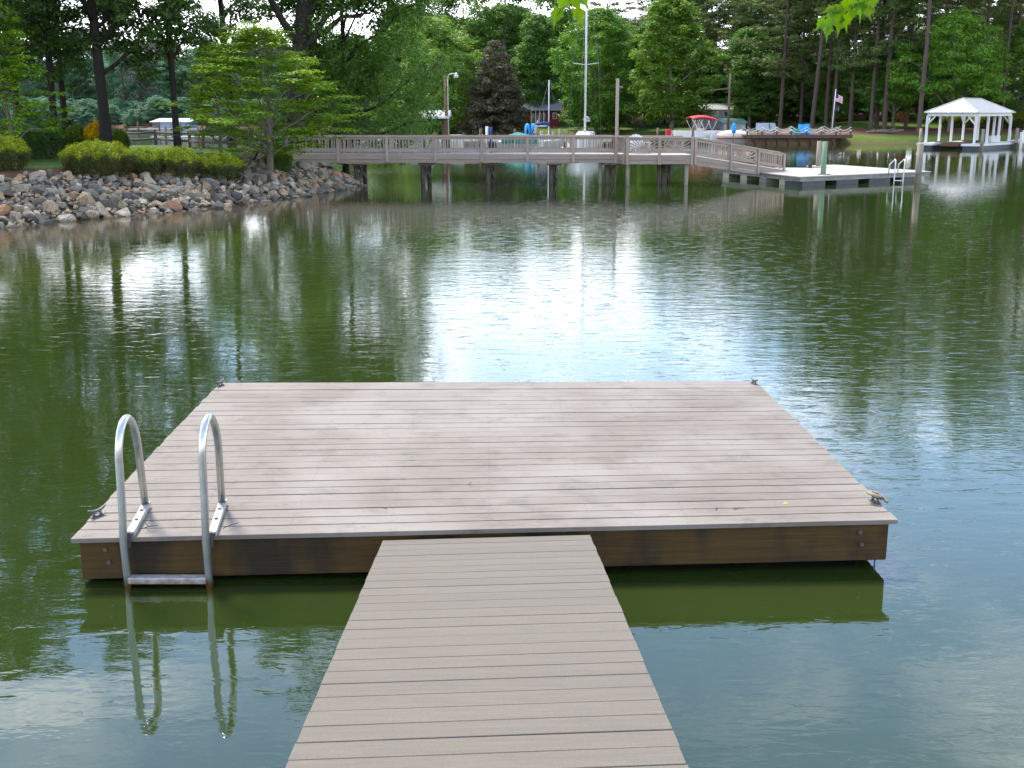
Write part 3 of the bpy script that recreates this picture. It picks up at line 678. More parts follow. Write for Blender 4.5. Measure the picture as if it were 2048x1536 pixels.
loose_pile(1835, 366, 287, .125, M['pile'], 'brown weathered pile at the right end of the floating platform')
loose_pile(1635, 349, 282, .11, M['pile'], 'grey brown pile behind the green pile at the floating platform', ring=False)
# its ladder
l2 = empty('platform_ladder', tuple(G(1795,366,0)), 'white looped ladder on the front edge of the far floating platform', 'ladder')
for px in (1788, 1806):
    b = G(px-2, 367, 0); b.y -= .1; zt = Z(319, b.y)
    pts = [(b.x,b.y,-.3),(b.x,b.y,.3),(b.x+.01,b.y,zt-.14)]+[(b.x+.02,b.y+.13-.13*math.cos(a),zt-.14+.14*math.sin(a)) for a in (PI*.25,PI*.5,PI*.75)]+[(b.x-.12,b.y+.3,zt-.2),(b.x-.12,b.y+.35,dzf)]
    part('handrail', MB().tube(pts, .024, 8), M['white'], l2)
part('step', MB().bar(G(1786,362,.1)+Vector((0,-.1,.02)), G(1804,362,.1)+Vector((0,-.1,.02)), .05,.03), M['white'], l2)
# small dark mooring boxes on the platform
for px, py, pt_, lab in ((1620,336,326,'short black mooring post on the left side of the far platform'), (1661,329,320,'small brown post at the back edge of the far platform'), (1784,338,320,'slim dark post behind the platform ladder')):
    b = G(px, py, dzf); e = empty('bollard', tuple(b), lab, 'bollard')
    zt = Z(pt_, b.y); part('stem', MB().box(b.x-.07,b.x+.07,b.y-.07,b.y+.07,dzf-.002,zt-.05), M['dark_pile'], e, .01); part('cap', MB().box(b.x-.09,b.x+.09,b.y-.09,b.y+.09,zt-.05,zt), M['dark_pile'], e)
# adirondack style chairs on the landing
def chair(px, Y, rz, label, mat):
    e = empty('lawn_chair', (X(px,Y,1), Y, DK), label, 'chair', rz=rz); e.scale = (.9,.9,.74)
    for i in range(5):
        x = -.24+i*.12; lpart('back_slat', MB().hexa([(x-.05,.20,.28),(x+.05,.20,.28),(x+.05,.22,.28),(x-.05,.22,.28),(x-.05,.50,.98-.03*abs(i-2)**1.6),(x+.05,.50,.98-.03*abs(i-2)**1.6),(x+.05,.52,.98-.03*abs(i-2)**1.6),(x-.05,.52,.98-.03*abs(i-2)**1.6)]), mat, e)
    lpart('seat', MB().hexa([(-.28,-.35,.34),(.28,-.35,.34),(.28,.22,.24),(-.28,.22,.24),(-.28,-.35,.37),(.28,-.35,.37),(.28,.22,.27),(-.28,.22,.27)]), mat, e)
    for s in (-1,1):
        lpart('armrest', MB().box(s*.33-.06,s*.33+.06,-.4,.35,.56,.585), mat, e)
        lpart('leg', MB().box(s*.31-.02,s*.31+.02,-.38,-.29,0,.56), mat, e); lpart('leg', MB().box(s*.31-.02,s*.31+.02,.22,.31,0,.56), mat, e)
chair(1279, PY+.6, R(15), 'white slatted lawn chair on the landing behind the left sunburst panel', M['white'])
# ------------------------------------------------------------------ foliage
def leafmesh(name, C, Nn, L, Wd, mat, tint, rs, fold=.18, droop=None):
    """diamond leaves: C centres, Nn normals"""
    n = len(C); Nn = Nn/np.linalg.norm(Nn, axis=1, keepdims=True)
    t = rs.normal(size=(n,3))
    if droop is not None: t = t*.5 + droop
    t -= Nn*np.sum(t*Nn, 1, keepdims=True); t /= np.linalg.norm(t, axis=1, keepdims=True)+1e-9
    b = np.cross(Nn, t); L = L[:,None]/2; Wd = Wd[:,None]/2
    v = np.stack([C-t*L, C+b*Wd+Nn*Wd*fold-t*L*.15, C+t*L, C-b*Wd+Nn*Wd*fold-t*L*.15], 1).reshape(-1,3)
    f = np.arange(n*4).reshape(n,4)
    return npmesh(name, v, f, mat, np.repeat(tint, 4))
def rnd_dir(rs, n):
    u = rs.normal(size=(n,3)); return u/np.linalg.norm(u, axis=1, keepdims=True)
def clump_leaves(rs, centers, radii, per, leaf, up=.8, shell=.45, tint_c=None):
    K = len(centers); per = np.asarray(per) if np.ndim(per) else np.full(K, per)
    idx = np.repeat(np.arange(K), per); n = len(idx)
    u = rnd_dir(rs, n); r = rs.random(n)**shell
    C = centers[idx] + u*r[:,None]*radii[idx]
    Nn = u*.55 + rnd_dir(rs, n)*.65; Nn[:,2] += up
    if tint_c is None: tint_c = rs.random(K)
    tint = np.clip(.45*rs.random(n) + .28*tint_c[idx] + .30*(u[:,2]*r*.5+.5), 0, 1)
    L = leaf*(.7+.6*rs.random(n))
    return C, Nn, L, tint
def branch(mb, a, b, r0, r1, rs, n=5, sag=.0, k=4):
    a, b = Vector(a), Vector(b); L = (b-a).length; pts = []
    for i in range(k+1):
        t = i/k; p = a.lerp(b, t); p.z += math.sin(PI*t)*L*sag
        if 0 < i < k: p += Vector(rs.normal(size=3)*L*.035)
        pts.append(p)
    mb.tube(pts, [r0+(r1-r0)*i/k for i in range(k+1)], n, cap=False); return pts
def broadleaf(seed, H, base, rx, ry, K, per, leaf, cr, flat=.6, trunk=.25, limbs=9, top=.98, lean=(0,0), off=(0,0), prof=None, up=.8, shell=.45, wander=.25, noise=.0, aspect=.55, droop=0, twigs=90, fork=0):
    """returns trunk MB and crown arrays; crown: envelope of clumps on real limbs"""
    rs = np.random.RandomState(seed); mb = MB()
    prof = prof or (lambda t: math.sin(PI*min(1, .12+t*.86))**.6)
    # trunk
    m = 9; tp = []
    wv = np.cumsum(rs.normal(size=(m+1,2))*wander*.3, 0)
    for i in range(m+1):
        t = i/m; tp.append(Vector((lean[0]*t*H+wv[i][0]*t, lean[1]*t*H+wv[i][1]*t, -.3+t*(H*.86+.3))))
    mb.tube(tp, [trunk*(1.25 if i == 0 else 1)*(1-.85*(i/m)**1.1) for i in range(m+1)], 10, cap=False)
    def tat(z):
        for i in range(m):
            if tp[i+1].z >= z: return tp[i].lerp(tp[i+1], max(0, min(1, (z-tp[i].z)/(tp[i+1].z-tp[i].z))))
        return tp[-1]
    cs = []
    ph = rs.random(8)*6.3
    while len(cs) < K:
        t = rs.random(); a = rs.random()*2*PI; rr = (.30+.70*rs.random()**.6)
        lump = 1+.22*math.sin(3*a+ph[0]+t*5)+.14*math.sin(5*a+ph[1]-t*9)
        p = prof(t)*lump*rr
        z = base+(H*top-base)*t
        c = tat(z); cs.append((c.x*.8+off[0]+rx*p*math.cos(a), c.y*.8+off[1]+ry*p*math.sin(a), z+rs.normal()*cr*.3))
    cs = np.array(cs)
    # keep gaps: drop clumps where a slow noise is low
    if noise:
        f = np.sin(cs[:,0]*1.3+ph[2])+np.sin(cs[:,1]*1.1+ph[3])+np.sin(cs[:,2]*1.25+ph[4]); cs = cs[f > np.quantile(f, noise)]
    K = len(cs)
    rad = np.stack([cr*(.7+.7*rs.random(K)), cr*(.7+.7*rs.random(K)), cr*flat*(.7+.6*rs.random(K))], 1)
    # limbs
    li = rs.choice(K, min(limbs, K), replace=False); segs = []
    for i in li:
        c = cs[i]; hor = math.hypot(c[0]-tat(c[2]).x, c[1]-tat(c[2]).y)
        z0 = max(base*.75, min(c[2]-hor*.75, H*.8)); a = tat(z0); f = 1-z0/(H*.95)
        segs += branch(mb, a, c, trunk*.55*max(.25, f), trunk*.08, rs, 6, .06, 5)
    sg = np.array([tuple(p) for p in segs]) if segs else np.array([[0,0,H/2]])
    for i in rs.choice(K, min(twigs, K), replace=False):
        d = np.linalg.norm(sg-cs[i], axis=1); j = int(np.argmin(d)); branch(mb, sg[j], cs[i], trunk*.07+.01, .012, rs, 3, .05, 3)
    per_ = np.maximum(8, (per*(.6+.8*rs.random(K)))).astype(int)
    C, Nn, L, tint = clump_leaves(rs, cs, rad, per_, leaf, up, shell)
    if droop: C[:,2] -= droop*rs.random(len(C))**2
    # leaves lighter towards the top of the crown
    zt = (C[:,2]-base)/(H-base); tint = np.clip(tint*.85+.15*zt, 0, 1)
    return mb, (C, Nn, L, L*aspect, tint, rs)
def tree_meshes(kind, leafm, barkm, **k):
    mb, (C, Nn, L, Wd, tint, rs) = broadleaf(**k)
    return mb.mesh('trunk', barkm), leafmesh('crown', C, Nn, L, Wd, leafm, tint, rs)
def pine_meshes(seed, H, base, rx, K, per, tuft, trunk, leafm, barkm, cr=.75, sparse=.0, flat=.45):
    rs = np.random.RandomState(seed); mb = MB()
    m = 10; wv = np.cumsum(rs.normal(size=(m+1,2))*.10, 0)
    tp = [Vector((wv[i][0]*i/m, wv[i][1]*i/m, -.3+(H+.1)*i/m)) for i in range(m+1)]
    mb.tube(tp, [trunk*(1.15 if i == 0 else 1)*(1-.8*(i/m)**1.3) for i in range(m+1)], 9, cap=False)
    cs = []; bl = []
    z = base
    while z < H:
        t = (z-base)/(H-base); n = rs.randint(2, 5); R_ = rx*(1-.55*t)*(.65+.55*rs.random())*(.55+.9*min(1, t*3+.25))
        for j in range(n):
            a = rs.random()*2*PI; L = R_*(.55+.6*rs.random()); i = int(t*0+min(m-1, z/H*m)); o = tp[i].lerp(tp[i+1], max(0, min(1, z/H*m-i)))
            e = Vector((o.x+L*math.cos(a), o.y+L*math.sin(a), z+L*(.10+.25*rs.random()*t+.1)))
            branch(mb, (o.x, o.y, z), e, .035+.03*(1-t), .015, rs, 4, -.03, 3)
            q = max(1, int(L/ (cr*.8)))
            for s in range(q):
                u = 1-.75*s/q; c = Vector((o.x, o.y, z)).lerp(e, u)
                cs.append((c.x+rs.normal()*cr*.4, c.y+rs.normal()*cr*.4, c.z+rs.normal()*.15+.1))
        z += (.55+.6*rs.random())
    for s in range(3):     # a few bare dead stubs under the crown
        a = rs.random()*6.3; zz = base*(.55+.4*rs.random()); branch(mb, (0,0,zz), (1.2*math.cos(a), 1.2*math.sin(a), zz+.1), .03, .01, rs, 3, 0, 2)
    cs = np.array(cs)
    if K and len(cs) > K: cs = cs[rs.choice(len(cs), K, replace=False)]
    n = len(cs); rad = np.stack([cr*(.6+.6*rs.random(n))]*2+[cr*flat*(.6+.6*rs.random(n))], 1)
    C, Nn, L, tint = clump_leaves(rs, cs, rad, per, tuft, .5, .5)
    return mb.mesh('trunk', barkm), leafmesh('crown', C, Nn, L, L*.20, leafm, tint, rs, fold=.5)
def conifer_meshes(seed, H, base, rx, leafm, barkm, rows=38, per=70, leaf=.2, cr=.5, trunk=.22):
    rs = np.random.RandomState(seed); mb = MB(); mb.tube([(0,0,-.3),(.05,0,H*.5),(0,0,H*.97)], [trunk, trunk*.6, .03], 9, cap=False)
    cs = []
    for i in range(rows):
        t = i/rows; z = base+(H-base)*t; R_ = rx*(1-t)**.75*(.85+.3*rs.random())+.1
        n = max(3, int(R_*5.2)); 
        for j in range(n):
            a = rs.random()*2*PI; L = R_*(.78+.35*rs.random()); e = (L*math.cos(a), L*math.sin(a), z-L*.12)
            if rs.random() < .5: branch(mb, (0,0,z), e, .03, .01, rs, 3, .03, 2)
            for s in range(max(1, int(L/.7))):
                u = 1-.7*s/max(1, int(L/.7)); cs.append((e[0]*u, e[1]*u, z+(e[2]-z)*u))
    cs = np.array(cs); n = len(cs); rad = np.stack([cr*(.7+.6*rs.random(n))]*2+[cr*.45*(.7+.6*rs.random(n))], 1)
    C, Nn, L, tint = clump_leaves(rs, cs, rad, per, leaf, .5, .5)
    return mb.mesh('trunk', barkm), leafmesh('crown', C, Nn, L, L*.3, leafm, tint, rs, fold=.4)
def plant(name, meshes, x, y, rz, sc, label, cat='tree', group=None, leafm=None, dz=0, barkm=None):
    o = empty(name, (x, y, tz(x, y)+dz), label, cat, group, rz)
    o.scale = sc if isinstance(sc, tuple) else (sc, sc, sc)
    t = link('trunk', meshes[0], o); c = link('crown', meshes[1], o)
    for ob, m in ((c, leafm), (t, barkm)):
        if m and ob.data.materials[0] is not m: ob.material_slots[0].link = 'OBJECT'; ob.material_slots[0].material = m
    return o
# --- tree kinds
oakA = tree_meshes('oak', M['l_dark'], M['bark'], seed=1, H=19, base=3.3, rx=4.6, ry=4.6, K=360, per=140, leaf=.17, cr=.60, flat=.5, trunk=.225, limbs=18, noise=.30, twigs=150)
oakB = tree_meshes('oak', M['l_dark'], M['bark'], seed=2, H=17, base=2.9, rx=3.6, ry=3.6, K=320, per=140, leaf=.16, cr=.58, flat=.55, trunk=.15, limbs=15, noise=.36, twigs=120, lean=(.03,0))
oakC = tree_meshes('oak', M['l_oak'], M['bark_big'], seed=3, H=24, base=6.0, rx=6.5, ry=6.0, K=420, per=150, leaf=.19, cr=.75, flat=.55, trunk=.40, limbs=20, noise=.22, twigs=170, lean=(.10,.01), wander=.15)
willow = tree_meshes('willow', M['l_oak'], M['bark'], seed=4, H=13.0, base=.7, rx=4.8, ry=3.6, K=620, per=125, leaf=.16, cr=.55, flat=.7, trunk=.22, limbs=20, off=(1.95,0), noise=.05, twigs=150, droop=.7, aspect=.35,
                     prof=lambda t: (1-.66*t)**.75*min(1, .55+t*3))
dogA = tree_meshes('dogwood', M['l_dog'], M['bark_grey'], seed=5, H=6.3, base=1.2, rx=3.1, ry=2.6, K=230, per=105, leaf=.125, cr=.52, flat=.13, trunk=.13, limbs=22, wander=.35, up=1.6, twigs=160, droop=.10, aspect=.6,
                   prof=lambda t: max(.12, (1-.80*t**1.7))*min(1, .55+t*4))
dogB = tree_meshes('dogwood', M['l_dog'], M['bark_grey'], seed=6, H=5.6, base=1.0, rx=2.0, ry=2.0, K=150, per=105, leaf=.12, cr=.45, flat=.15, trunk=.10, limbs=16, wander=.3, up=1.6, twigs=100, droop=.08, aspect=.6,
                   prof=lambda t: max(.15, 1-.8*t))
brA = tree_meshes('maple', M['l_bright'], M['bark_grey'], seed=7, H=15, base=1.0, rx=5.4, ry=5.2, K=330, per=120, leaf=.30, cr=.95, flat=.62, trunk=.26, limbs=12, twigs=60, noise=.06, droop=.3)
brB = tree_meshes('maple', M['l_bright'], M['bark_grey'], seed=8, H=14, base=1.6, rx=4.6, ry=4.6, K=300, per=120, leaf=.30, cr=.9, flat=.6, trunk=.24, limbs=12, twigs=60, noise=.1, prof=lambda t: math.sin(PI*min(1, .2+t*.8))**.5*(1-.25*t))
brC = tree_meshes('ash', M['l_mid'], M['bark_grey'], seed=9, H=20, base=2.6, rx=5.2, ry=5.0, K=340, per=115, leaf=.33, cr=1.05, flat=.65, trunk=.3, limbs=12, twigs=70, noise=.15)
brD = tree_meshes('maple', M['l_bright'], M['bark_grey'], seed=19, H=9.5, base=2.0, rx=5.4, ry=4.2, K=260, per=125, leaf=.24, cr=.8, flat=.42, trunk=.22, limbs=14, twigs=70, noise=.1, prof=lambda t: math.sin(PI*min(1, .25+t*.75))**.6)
piA = pine_meshes(10, 27, 10.0, 3.8, 200, 75, .42, .21, M['l_pine'], M['bark_pine'], cr=.9)
piB = pine_meshes(11, 25, 6.0, 3.5, 230, 75, .42, .19, M['l_pine'], M['bark_pine'], cr=.85)
piC = pine_meshes(12, 29, 13.0, 3.4, 160, 75, .42, .20, M['l_pine'], M['bark_pine'], cr=.95)
piD = pine_meshes(13, 20, 3.0, 3.4, 240, 75, .40, .18, M['l_pine'], M['bark_pine'], cr=.85)
cedar = conifer_meshes(14, 9.8, .8, 3.3, M['l_cedar'], M['bark'], rows=34, per=42, leaf=.30, cr=.55)
cedar[0].materials[0] = M['twig']
# --- left bank trees (dark, seen against the light)
XB = lambda px, Y: X(px, Y, 1.1)
plant('oak_tree', oakB, XB(112,46), 46, .4, 1.05, 'dark straight tree trunk rising behind the gap between the two leftmost hedges', leafm=M['l_dark'])
plant('oak_tree', oakB, XB(136,50), 50, 2.6, .95, 'thinnest dark tree left of the yellow flowering shrub', leafm=M['l_dark'])
plant('oak_tree', oakA, XB(215,45), 45, 5.2, 1.0, 'large dark forked tree standing right beside the yellow flowering shrub', leafm=M['l_dark'])
plant('oak_tree', oakB, XB(357,47), 47, PI, .98, 'dark slender tree leaning left in front of the grey boathouse', leafm=M['l_dark'])
plant('oak_tree', oakB, XB(40,52), 52, 1.2, 1.1, 'dark tree half hidden by the leftmost dogwood', leafm=M['l_dark'])
plant('oak_tree', oakC, XB(582,48), 48, 0, 1.0, 'massive furrowed trunk tree leaning right beside the start of the pier')
plant('oak_tree', oakA, XB(-160,44), 44, 2.0, 1.0, 'dark broad tree at the far left beyond the hedges')
plant('oak_tree', oakA, -18.8, 38.5, 4.4, .95, 'dark oak just beyond the left edge whose branches overhang the first hedge', leafm=M['l_dark'])
plant('oak_tree', oakB, -21.5, 41, 1.9, 1.1, 'slender oak further left along the stone bank')
plant('oak_tree', oakA, -25, 36, .8, 1.05, 'broad oak at the far left end of the stone bank')
plant('oak_tree', oakB, -31, 45, 3.0, 1.1, 'last oak at the left end of the lawn')
plant('oak_tree', oakA, XB(455,56), 57, 3.6, .95, 'dark tree behind the dogwood between boathouse and pier', leafm=M['l_dark'])
plant('willow_tree', willow, XB(614,48.5), 50.5, -.25, (.98,1,1.0), 'dense dark green tree sweeping down over the left part of the pier')
plant('willow_tree', oakB, XB(690,52), 52, 1.0, (1.0,1.0,.95), 'tall tree whose crown rises over the sweeping dark green tree', leafm=M['l_oak'])
plant('dogwood_tree', dogA, X(538,39.5,1), 39.5, .6, (1.02,1,.80), 'light green layered dogwood at the end of the stone bank, left of the pier')
plant('dogwood_tree', dogB, X(442,44,1), 44, 2.2, (.85,.85,.72), 'small dogwood with a dark thin trunk behind the rightmost hedge mound')
plant('dogwood_tree', dogB, X(26,38,1), 38, 3.9, (.85,.9,.92), 'bright layered dogwood at the left behind the first hedge')
# --- far centre and right
xf = lambda px, Y: X(px, Y, 4)
T = [('maple_tree', brA, 880,134, 0, (1.0,1,.88), 'broad yellow green tree behind the lamp pole with orange shaft', 'l_yellow'),
 ('cedar_tree', cedar, 990,131, 0, (1.15,1.15,1.10), 'brownish olive conifer left of the red cabin', None),
 ('maple_tree', brB, 1080,142, 1.1, (.9,.9,.9), 'green tree directly behind the red cabin roof', 'l_mid'),
 ('ash_tree', brC, 1010,150, .3, (1.1,1.1,.92), 'tall green tree rising over the olive conifer', 'l_mid'),
 ('ash_tree', brC, 930,155, 2.3, (1.2,1.1,.90), 'tall dark green tree behind the yellow green tree', 'l_mid'),
 ('ash_tree', brC, 1110,156, 4.0, (1.0,1.1,.84), 'tall thin crowned tree beside the sky gap near the tall mast', 'l_bright'),
 ('maple_tree', brA, 1192,128, 2.0, (.98,.95,.88), 'big bright green tree right behind the tall sailboat mast', 'l_bright'),
 ('maple_tree', brB, 1345,121, .8, (1.1,1.0,.96), 'bright green tree standing above the red boat canopy', 'l_bright'),
 ('maple_tree', brB, 1290,135, 2.8, (.9,.9,.8), 'darker green tree between the two bright green ones', 'l_mid'),
 ('maple_tree', brD, 1905,107, .5, (1.05,1.0,1.12), 'bright green spreading maple behind the white roofed boat shelter', 'l_bright'),
 ('ash_tree', brD, 1790,112, 2.5, (.75,.8,.85), 'low dark green tree left of the boat shelter', 'l_mid'),
 ('ash_tree', brC, 1500,122, 1.5, (.7,.7,.5), 'shaded green tree beside the pale house', 'l_mid'),
 ('ash_tree', brC, 850,160, 5.0, (1.2,1.1,.95), 'dark green tree furthest left on the centre shore', 'l_mid'),
 ('maple_tree', brB, 800,150, 3.0, (1.1,1.1,.9), 'pale green tree just above the dark sweeping tree', 'l_yellow'),
 ('maple_tree', brB, 2045,110, 3.3, (.8,.8,.7), 'green tree at the right edge beyond the white walkway', 'l_mid')]
for nm, me, px, Y, rz, sc, lab, lm in T:
    plant(nm, me, xf(px,Y), Y, rz, sc, lab, leafm=M[lm] if lm else None)
pines = [(1215,150,piA,'first pine left of the pole top'),(1258,140,piD,'pine behind the top of the pier light post'),(1300,146,piC,'slim pine rising over the gap between the bright trees'),
 (1330,138,piD,'pine rising behind the bright green tree over the red canopy'),(1385,142,piA,'pine right behind the bright tree top'),(1425,134,piD,'full needled pine above the pale house'),
 (1478,128,piD,'dense low pine right of the brown utility pole'),(1520,126,piD,'dense pine above the left end of the rope railing'),(1563,116,piB,'straight pine trunk above the rope railing, nearest its left end'),
 (1604,120,piD,'dark bushy pine behind the blue covers'),(1627,112,piC,'leaning reddish pine trunk behind the rope railing'),(1655,115,piA,'left pine of the pair behind the flagpole'),
 (1669,113,piC,'right pine of the pair behind the flagpole'),(1704,112,piB,'pine at the right end of the rope railing deck'),(1746,110,piB,'left pine of three trunks on the open grass'),
 (1757,114,piC,'middle pine of three trunks on the open grass'),(1773,109,piA,'right pine of three trunks, beside the grey log'),(1816,113,piB,'crooked trunk pine left of the shelter'),
 (1843,104,piC,'thick brown pine trunk touching the left side of the boat shelter'),(1962,112,piA,'dark pine trunk seen through the shelter posts'),
 (2008,108,piC,'bare tall pine trunk just right of the shelter roof'),(2024,115,piB,'last pine trunk at the right edge'),(2075,104,piA,'pine beyond the right edge with branches reaching in'),
 (1880,124,piA,'pine rising behind the spreading maple'),(1930,128,piC,'thin crowned pine above the shelter ridge'),(1700,128,piB,'tall pine behind the rope railing deck end'),(1590,132,piA,'tall pine over the middle of the rope railing'),
 (1460,146,piC,'high pine behind the utility pole'),(1780,130,piC,'tall pine behind the three trunks'),(2120,118,piB,'pine right outside the view by the walkway')]
for i, (px, Y, me, lab) in enumerate(pines):
    rr = random.Random(i*7+1); hs_ = .62 if px < 1340 else .73 if px < 1500 else .86 if px < 1740 else .97; o = plant('pine_tree', me, xf(px,Y), Y, rr.random()*6.28, (rr.uniform(.9,1.12),)*2+(rr.uniform(.94,1.06)*hs_,), 'tall '+lab if 'tall' not in lab else lab, group='tall pines along the right shore')
    if 'leaning' in lab: o.rotation_euler = (0, R(-4), o.rotation_euler[2])
# bare grey tree far left
bt = np.random.RandomState(5); mbt = MB(); mbt.tube([(0,0,-.3),(0,0,8)], [.2,.08], 8, cap=False)
mb_, (C_, N_, L_, W_, t_, r_s) = broadleaf(seed=31, H=11, base=2, rx=3.8, ry=3.5, K=160, per=60, leaf=.7, cr=.9, flat=1.1, trunk=.2, limbs=14, twigs=150, aspect=.05, up=.1)
bare = (mb_.mesh('trunk', M['bark_grey']), leafmesh('crown', C_, N_, L_, W_, M['l_bare'], t_, r_s))
plant('bare_tree', bare, X(297,214,4), 214, 0, (1.3,1.3,1.35), 'leafless grey brown tree on the far shore seen past the forked trunk')
# far shore at the left, things one can tell apart
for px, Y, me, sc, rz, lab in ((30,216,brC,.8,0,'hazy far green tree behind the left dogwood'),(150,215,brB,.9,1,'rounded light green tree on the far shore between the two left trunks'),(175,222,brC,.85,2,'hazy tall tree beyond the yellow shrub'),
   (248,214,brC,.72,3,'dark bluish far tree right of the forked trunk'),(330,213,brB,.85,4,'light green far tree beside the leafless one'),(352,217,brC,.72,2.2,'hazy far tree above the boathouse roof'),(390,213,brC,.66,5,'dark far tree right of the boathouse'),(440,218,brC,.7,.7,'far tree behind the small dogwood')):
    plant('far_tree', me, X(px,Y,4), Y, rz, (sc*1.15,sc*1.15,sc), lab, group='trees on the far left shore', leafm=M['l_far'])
# the woods behind: one mass nobody could count, instanced from the trees above
src = {}
def woods(name, src_trunk, src_crown, pts, seed, smin, smax, leafm):
    me = bpy.data.meshes.new(name); me.from_pydata(pts, [], []); o = link(name, me); o['kind'] = 'stuff'
    ng = bpy.data.node_groups.new(name, 'GeometryNodeTree'); ng.interface.new_socket('Geometry', in_out='INPUT', socket_type='NodeSocketGeometry'); ng.interface.new_socket('Geometry', in_out='OUTPUT', socket_type='NodeSocketGeometry')
    gi = ng.nodes.new('NodeGroupInput'); go = ng.nodes.new('NodeGroupOutput'); jn = ng.nodes.new('GeometryNodeJoinGeometry')
    sm = ng.nodes.new('GeometryNodeSetMaterial'); sm.inputs['Material'].default_value = leafm
    for ob, mt in ((src_trunk, None), (src_crown, sm)):
        oi = ng.nodes.new('GeometryNodeObjectInfo'); oi.transform_space = 'ORIGINAL'; oi.inputs['Object'].default_value = ob
        if mt: ng.links.new(oi.outputs['Geometry'], mt.inputs[0]); ng.links.new(mt.outputs[0], jn.inputs[0])
        else: ng.links.new(oi.outputs['Geometry'], jn.inputs[0])
    ip = ng.nodes.new('GeometryNodeInstanceOnPoints'); ng.links.new(gi.outputs[0], ip.inputs['Points']); ng.links.new(jn.outputs[0], ip.inputs['Instance'])
    rv = ng.nodes.new('FunctionNodeRandomValue'); rv.data_type = 'FLOAT_VECTOR'; rv.inputs[0].default_value = (0,0,0); rv.inputs[1].default_value = (0,0,6.28); rv.inputs['Seed'].default_value = seed
    ng.links.new(rv.outputs[0], ip.inputs['Rotation'])
    rs_ = ng.nodes.new('FunctionNodeRandomValue'); rs_.data_type = 'FLOAT'; rs_.inputs[2].default_value = smin; rs_.inputs[3].default_value = smax; rs_.inputs['Seed'].default_value = seed+5
    ng.links.new(rs_.outputs[1], ip.inputs['Scale']); ng.links.new(ip.outputs[0], go.inputs[0])
    md = o.modifiers.new('woods', 'NODES'); md.node_group = ng; return o
def find(me): return next(o for o in S.objects if o.data is me)
rw = random.Random(21)
def strip(n, f): 
    out = []
    for i in range(n): x, y = f(); out.append((x, y, tz(x, y)))
    return out
woods('woods', find(brC[0]), find(brC[1]), strip(36, lambda: (rw.uniform(-24,22), rw.uniform(160,200))), 1, .55, .82, M['l_mid'])
woods('pine_woods', find(piB[0]), find(piB[1]), strip(72, lambda: (lambda x: (x, rw.uniform(128,180)))(rw.uniform(18,95))), 2, .58, .84, M['l_pine'])
woods('pine_understorey', find(brB[0]), find(brB[1]), strip(60, lambda: (lambda x: (x, rw.uniform(119,140)))(rw.uniform(21,85))), 8, .40, .68, M['l_mid'])
woods('undergrowth', find(brB[0]), find(brB[1]), strip(90, lambda: (lambda x: (x, rw.uniform(128,190) if x > 22 else rw.uniform(158,200)))(rw.uniform(-24,100))), 3, .30, .55, M['l_mid'])
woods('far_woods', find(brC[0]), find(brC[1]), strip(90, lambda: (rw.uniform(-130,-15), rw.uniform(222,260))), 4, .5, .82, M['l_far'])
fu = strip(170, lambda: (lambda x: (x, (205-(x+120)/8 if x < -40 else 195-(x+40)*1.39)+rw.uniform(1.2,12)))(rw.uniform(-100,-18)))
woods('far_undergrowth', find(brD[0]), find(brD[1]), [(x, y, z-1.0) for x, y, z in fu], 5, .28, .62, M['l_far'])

# ------------------------------------------------------------------ hedges and shrubs
def mound(seed, lx, ly, h, n, leaf, under=.35, top_flat=2.6):
    rs = np.random.RandomState(seed); u = rnd_dir(rs, n); u[:,2] = np.abs(u[:,2])
    e = (np.abs(u[:,0])**top_flat+np.abs(u[:,1])**top_flat+np.abs(u[:,2])**top_flat)**(-1/top_flat)
    r = e*(.80+.22*rs.random(n)**.6)
    ph = rs.random(6)*6.3
    bump = 1+.05*np.sin(u[:,0]*9+ph[0])*np.sin(u[:,1]*8+ph[1])+.06*np.sin(u[:,0]*19+ph[2]+u[:,2]*7)
    C = u*(r*bump)[:,None]
    zz = C[:,2].copy()
    s = np.where(zz < .5, .72+.28*zz/.5, 1.0)                      # narrower skirt
    C = np.stack([C[:,0]*lx*s, C[:,1]*ly*s, zz*h*.95+.04], 1) + rs.normal(size=(n,3))*.025
    keep = ~((zz < .5) & (rs.random(n) < .35)) & ~((zz < .25) & (rs.random(n) < .4))
    Nn = u*.6+rnd_dir(rs, n)*.6; Nn[:,2] += .7
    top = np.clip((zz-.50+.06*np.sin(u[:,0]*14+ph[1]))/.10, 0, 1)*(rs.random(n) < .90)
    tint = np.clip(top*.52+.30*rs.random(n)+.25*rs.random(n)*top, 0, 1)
    C, Nn, tint = C[keep], Nn[keep], tint[keep]; L = leaf*(.7+.6*rs.random(len(C)))
    mb = MB()
    for i in range(34):
        a = rs.random()*6.3; q = .25+.35*rs.random(); branch(mb, (lx*.3*math.cos(a), ly*.3*math.sin(a), -.1), (lx*.8*math.cos(a)*rs.random()**.3, ly*.7*math.sin(a), h*.7), .016, .007, rs, 4, .02, 3)
    return leafmesh('foliage', C, Nn, L, L*.5, None, tint, rs), mb
def shrub(name, px, Y, lx, ly, h, n, leaf, mat, label, cat, group=None, seed=0, dz=0, tf=2.6):
    x = X(px, Y, 1.1); fo, st = mound(seed, lx, ly, h, n, leaf, top_flat=tf)
    o = empty(name, (x, Y, tz(x, Y)+dz), label, cat, group)
    fo.materials.append(mat); link('foliage', fo, o); lpart('stem', st, M['twig'], o); return o
HG = 'clipped azalea mounds along the top of the stone bank'
shrub('azalea_hedge', -8, 32.6, 1.05, .9, .93, 26000, .05, M['l_hedge'], 'flat topped yellow green hedge mound cut by the left side of the view', 'hedge', HG, 1)
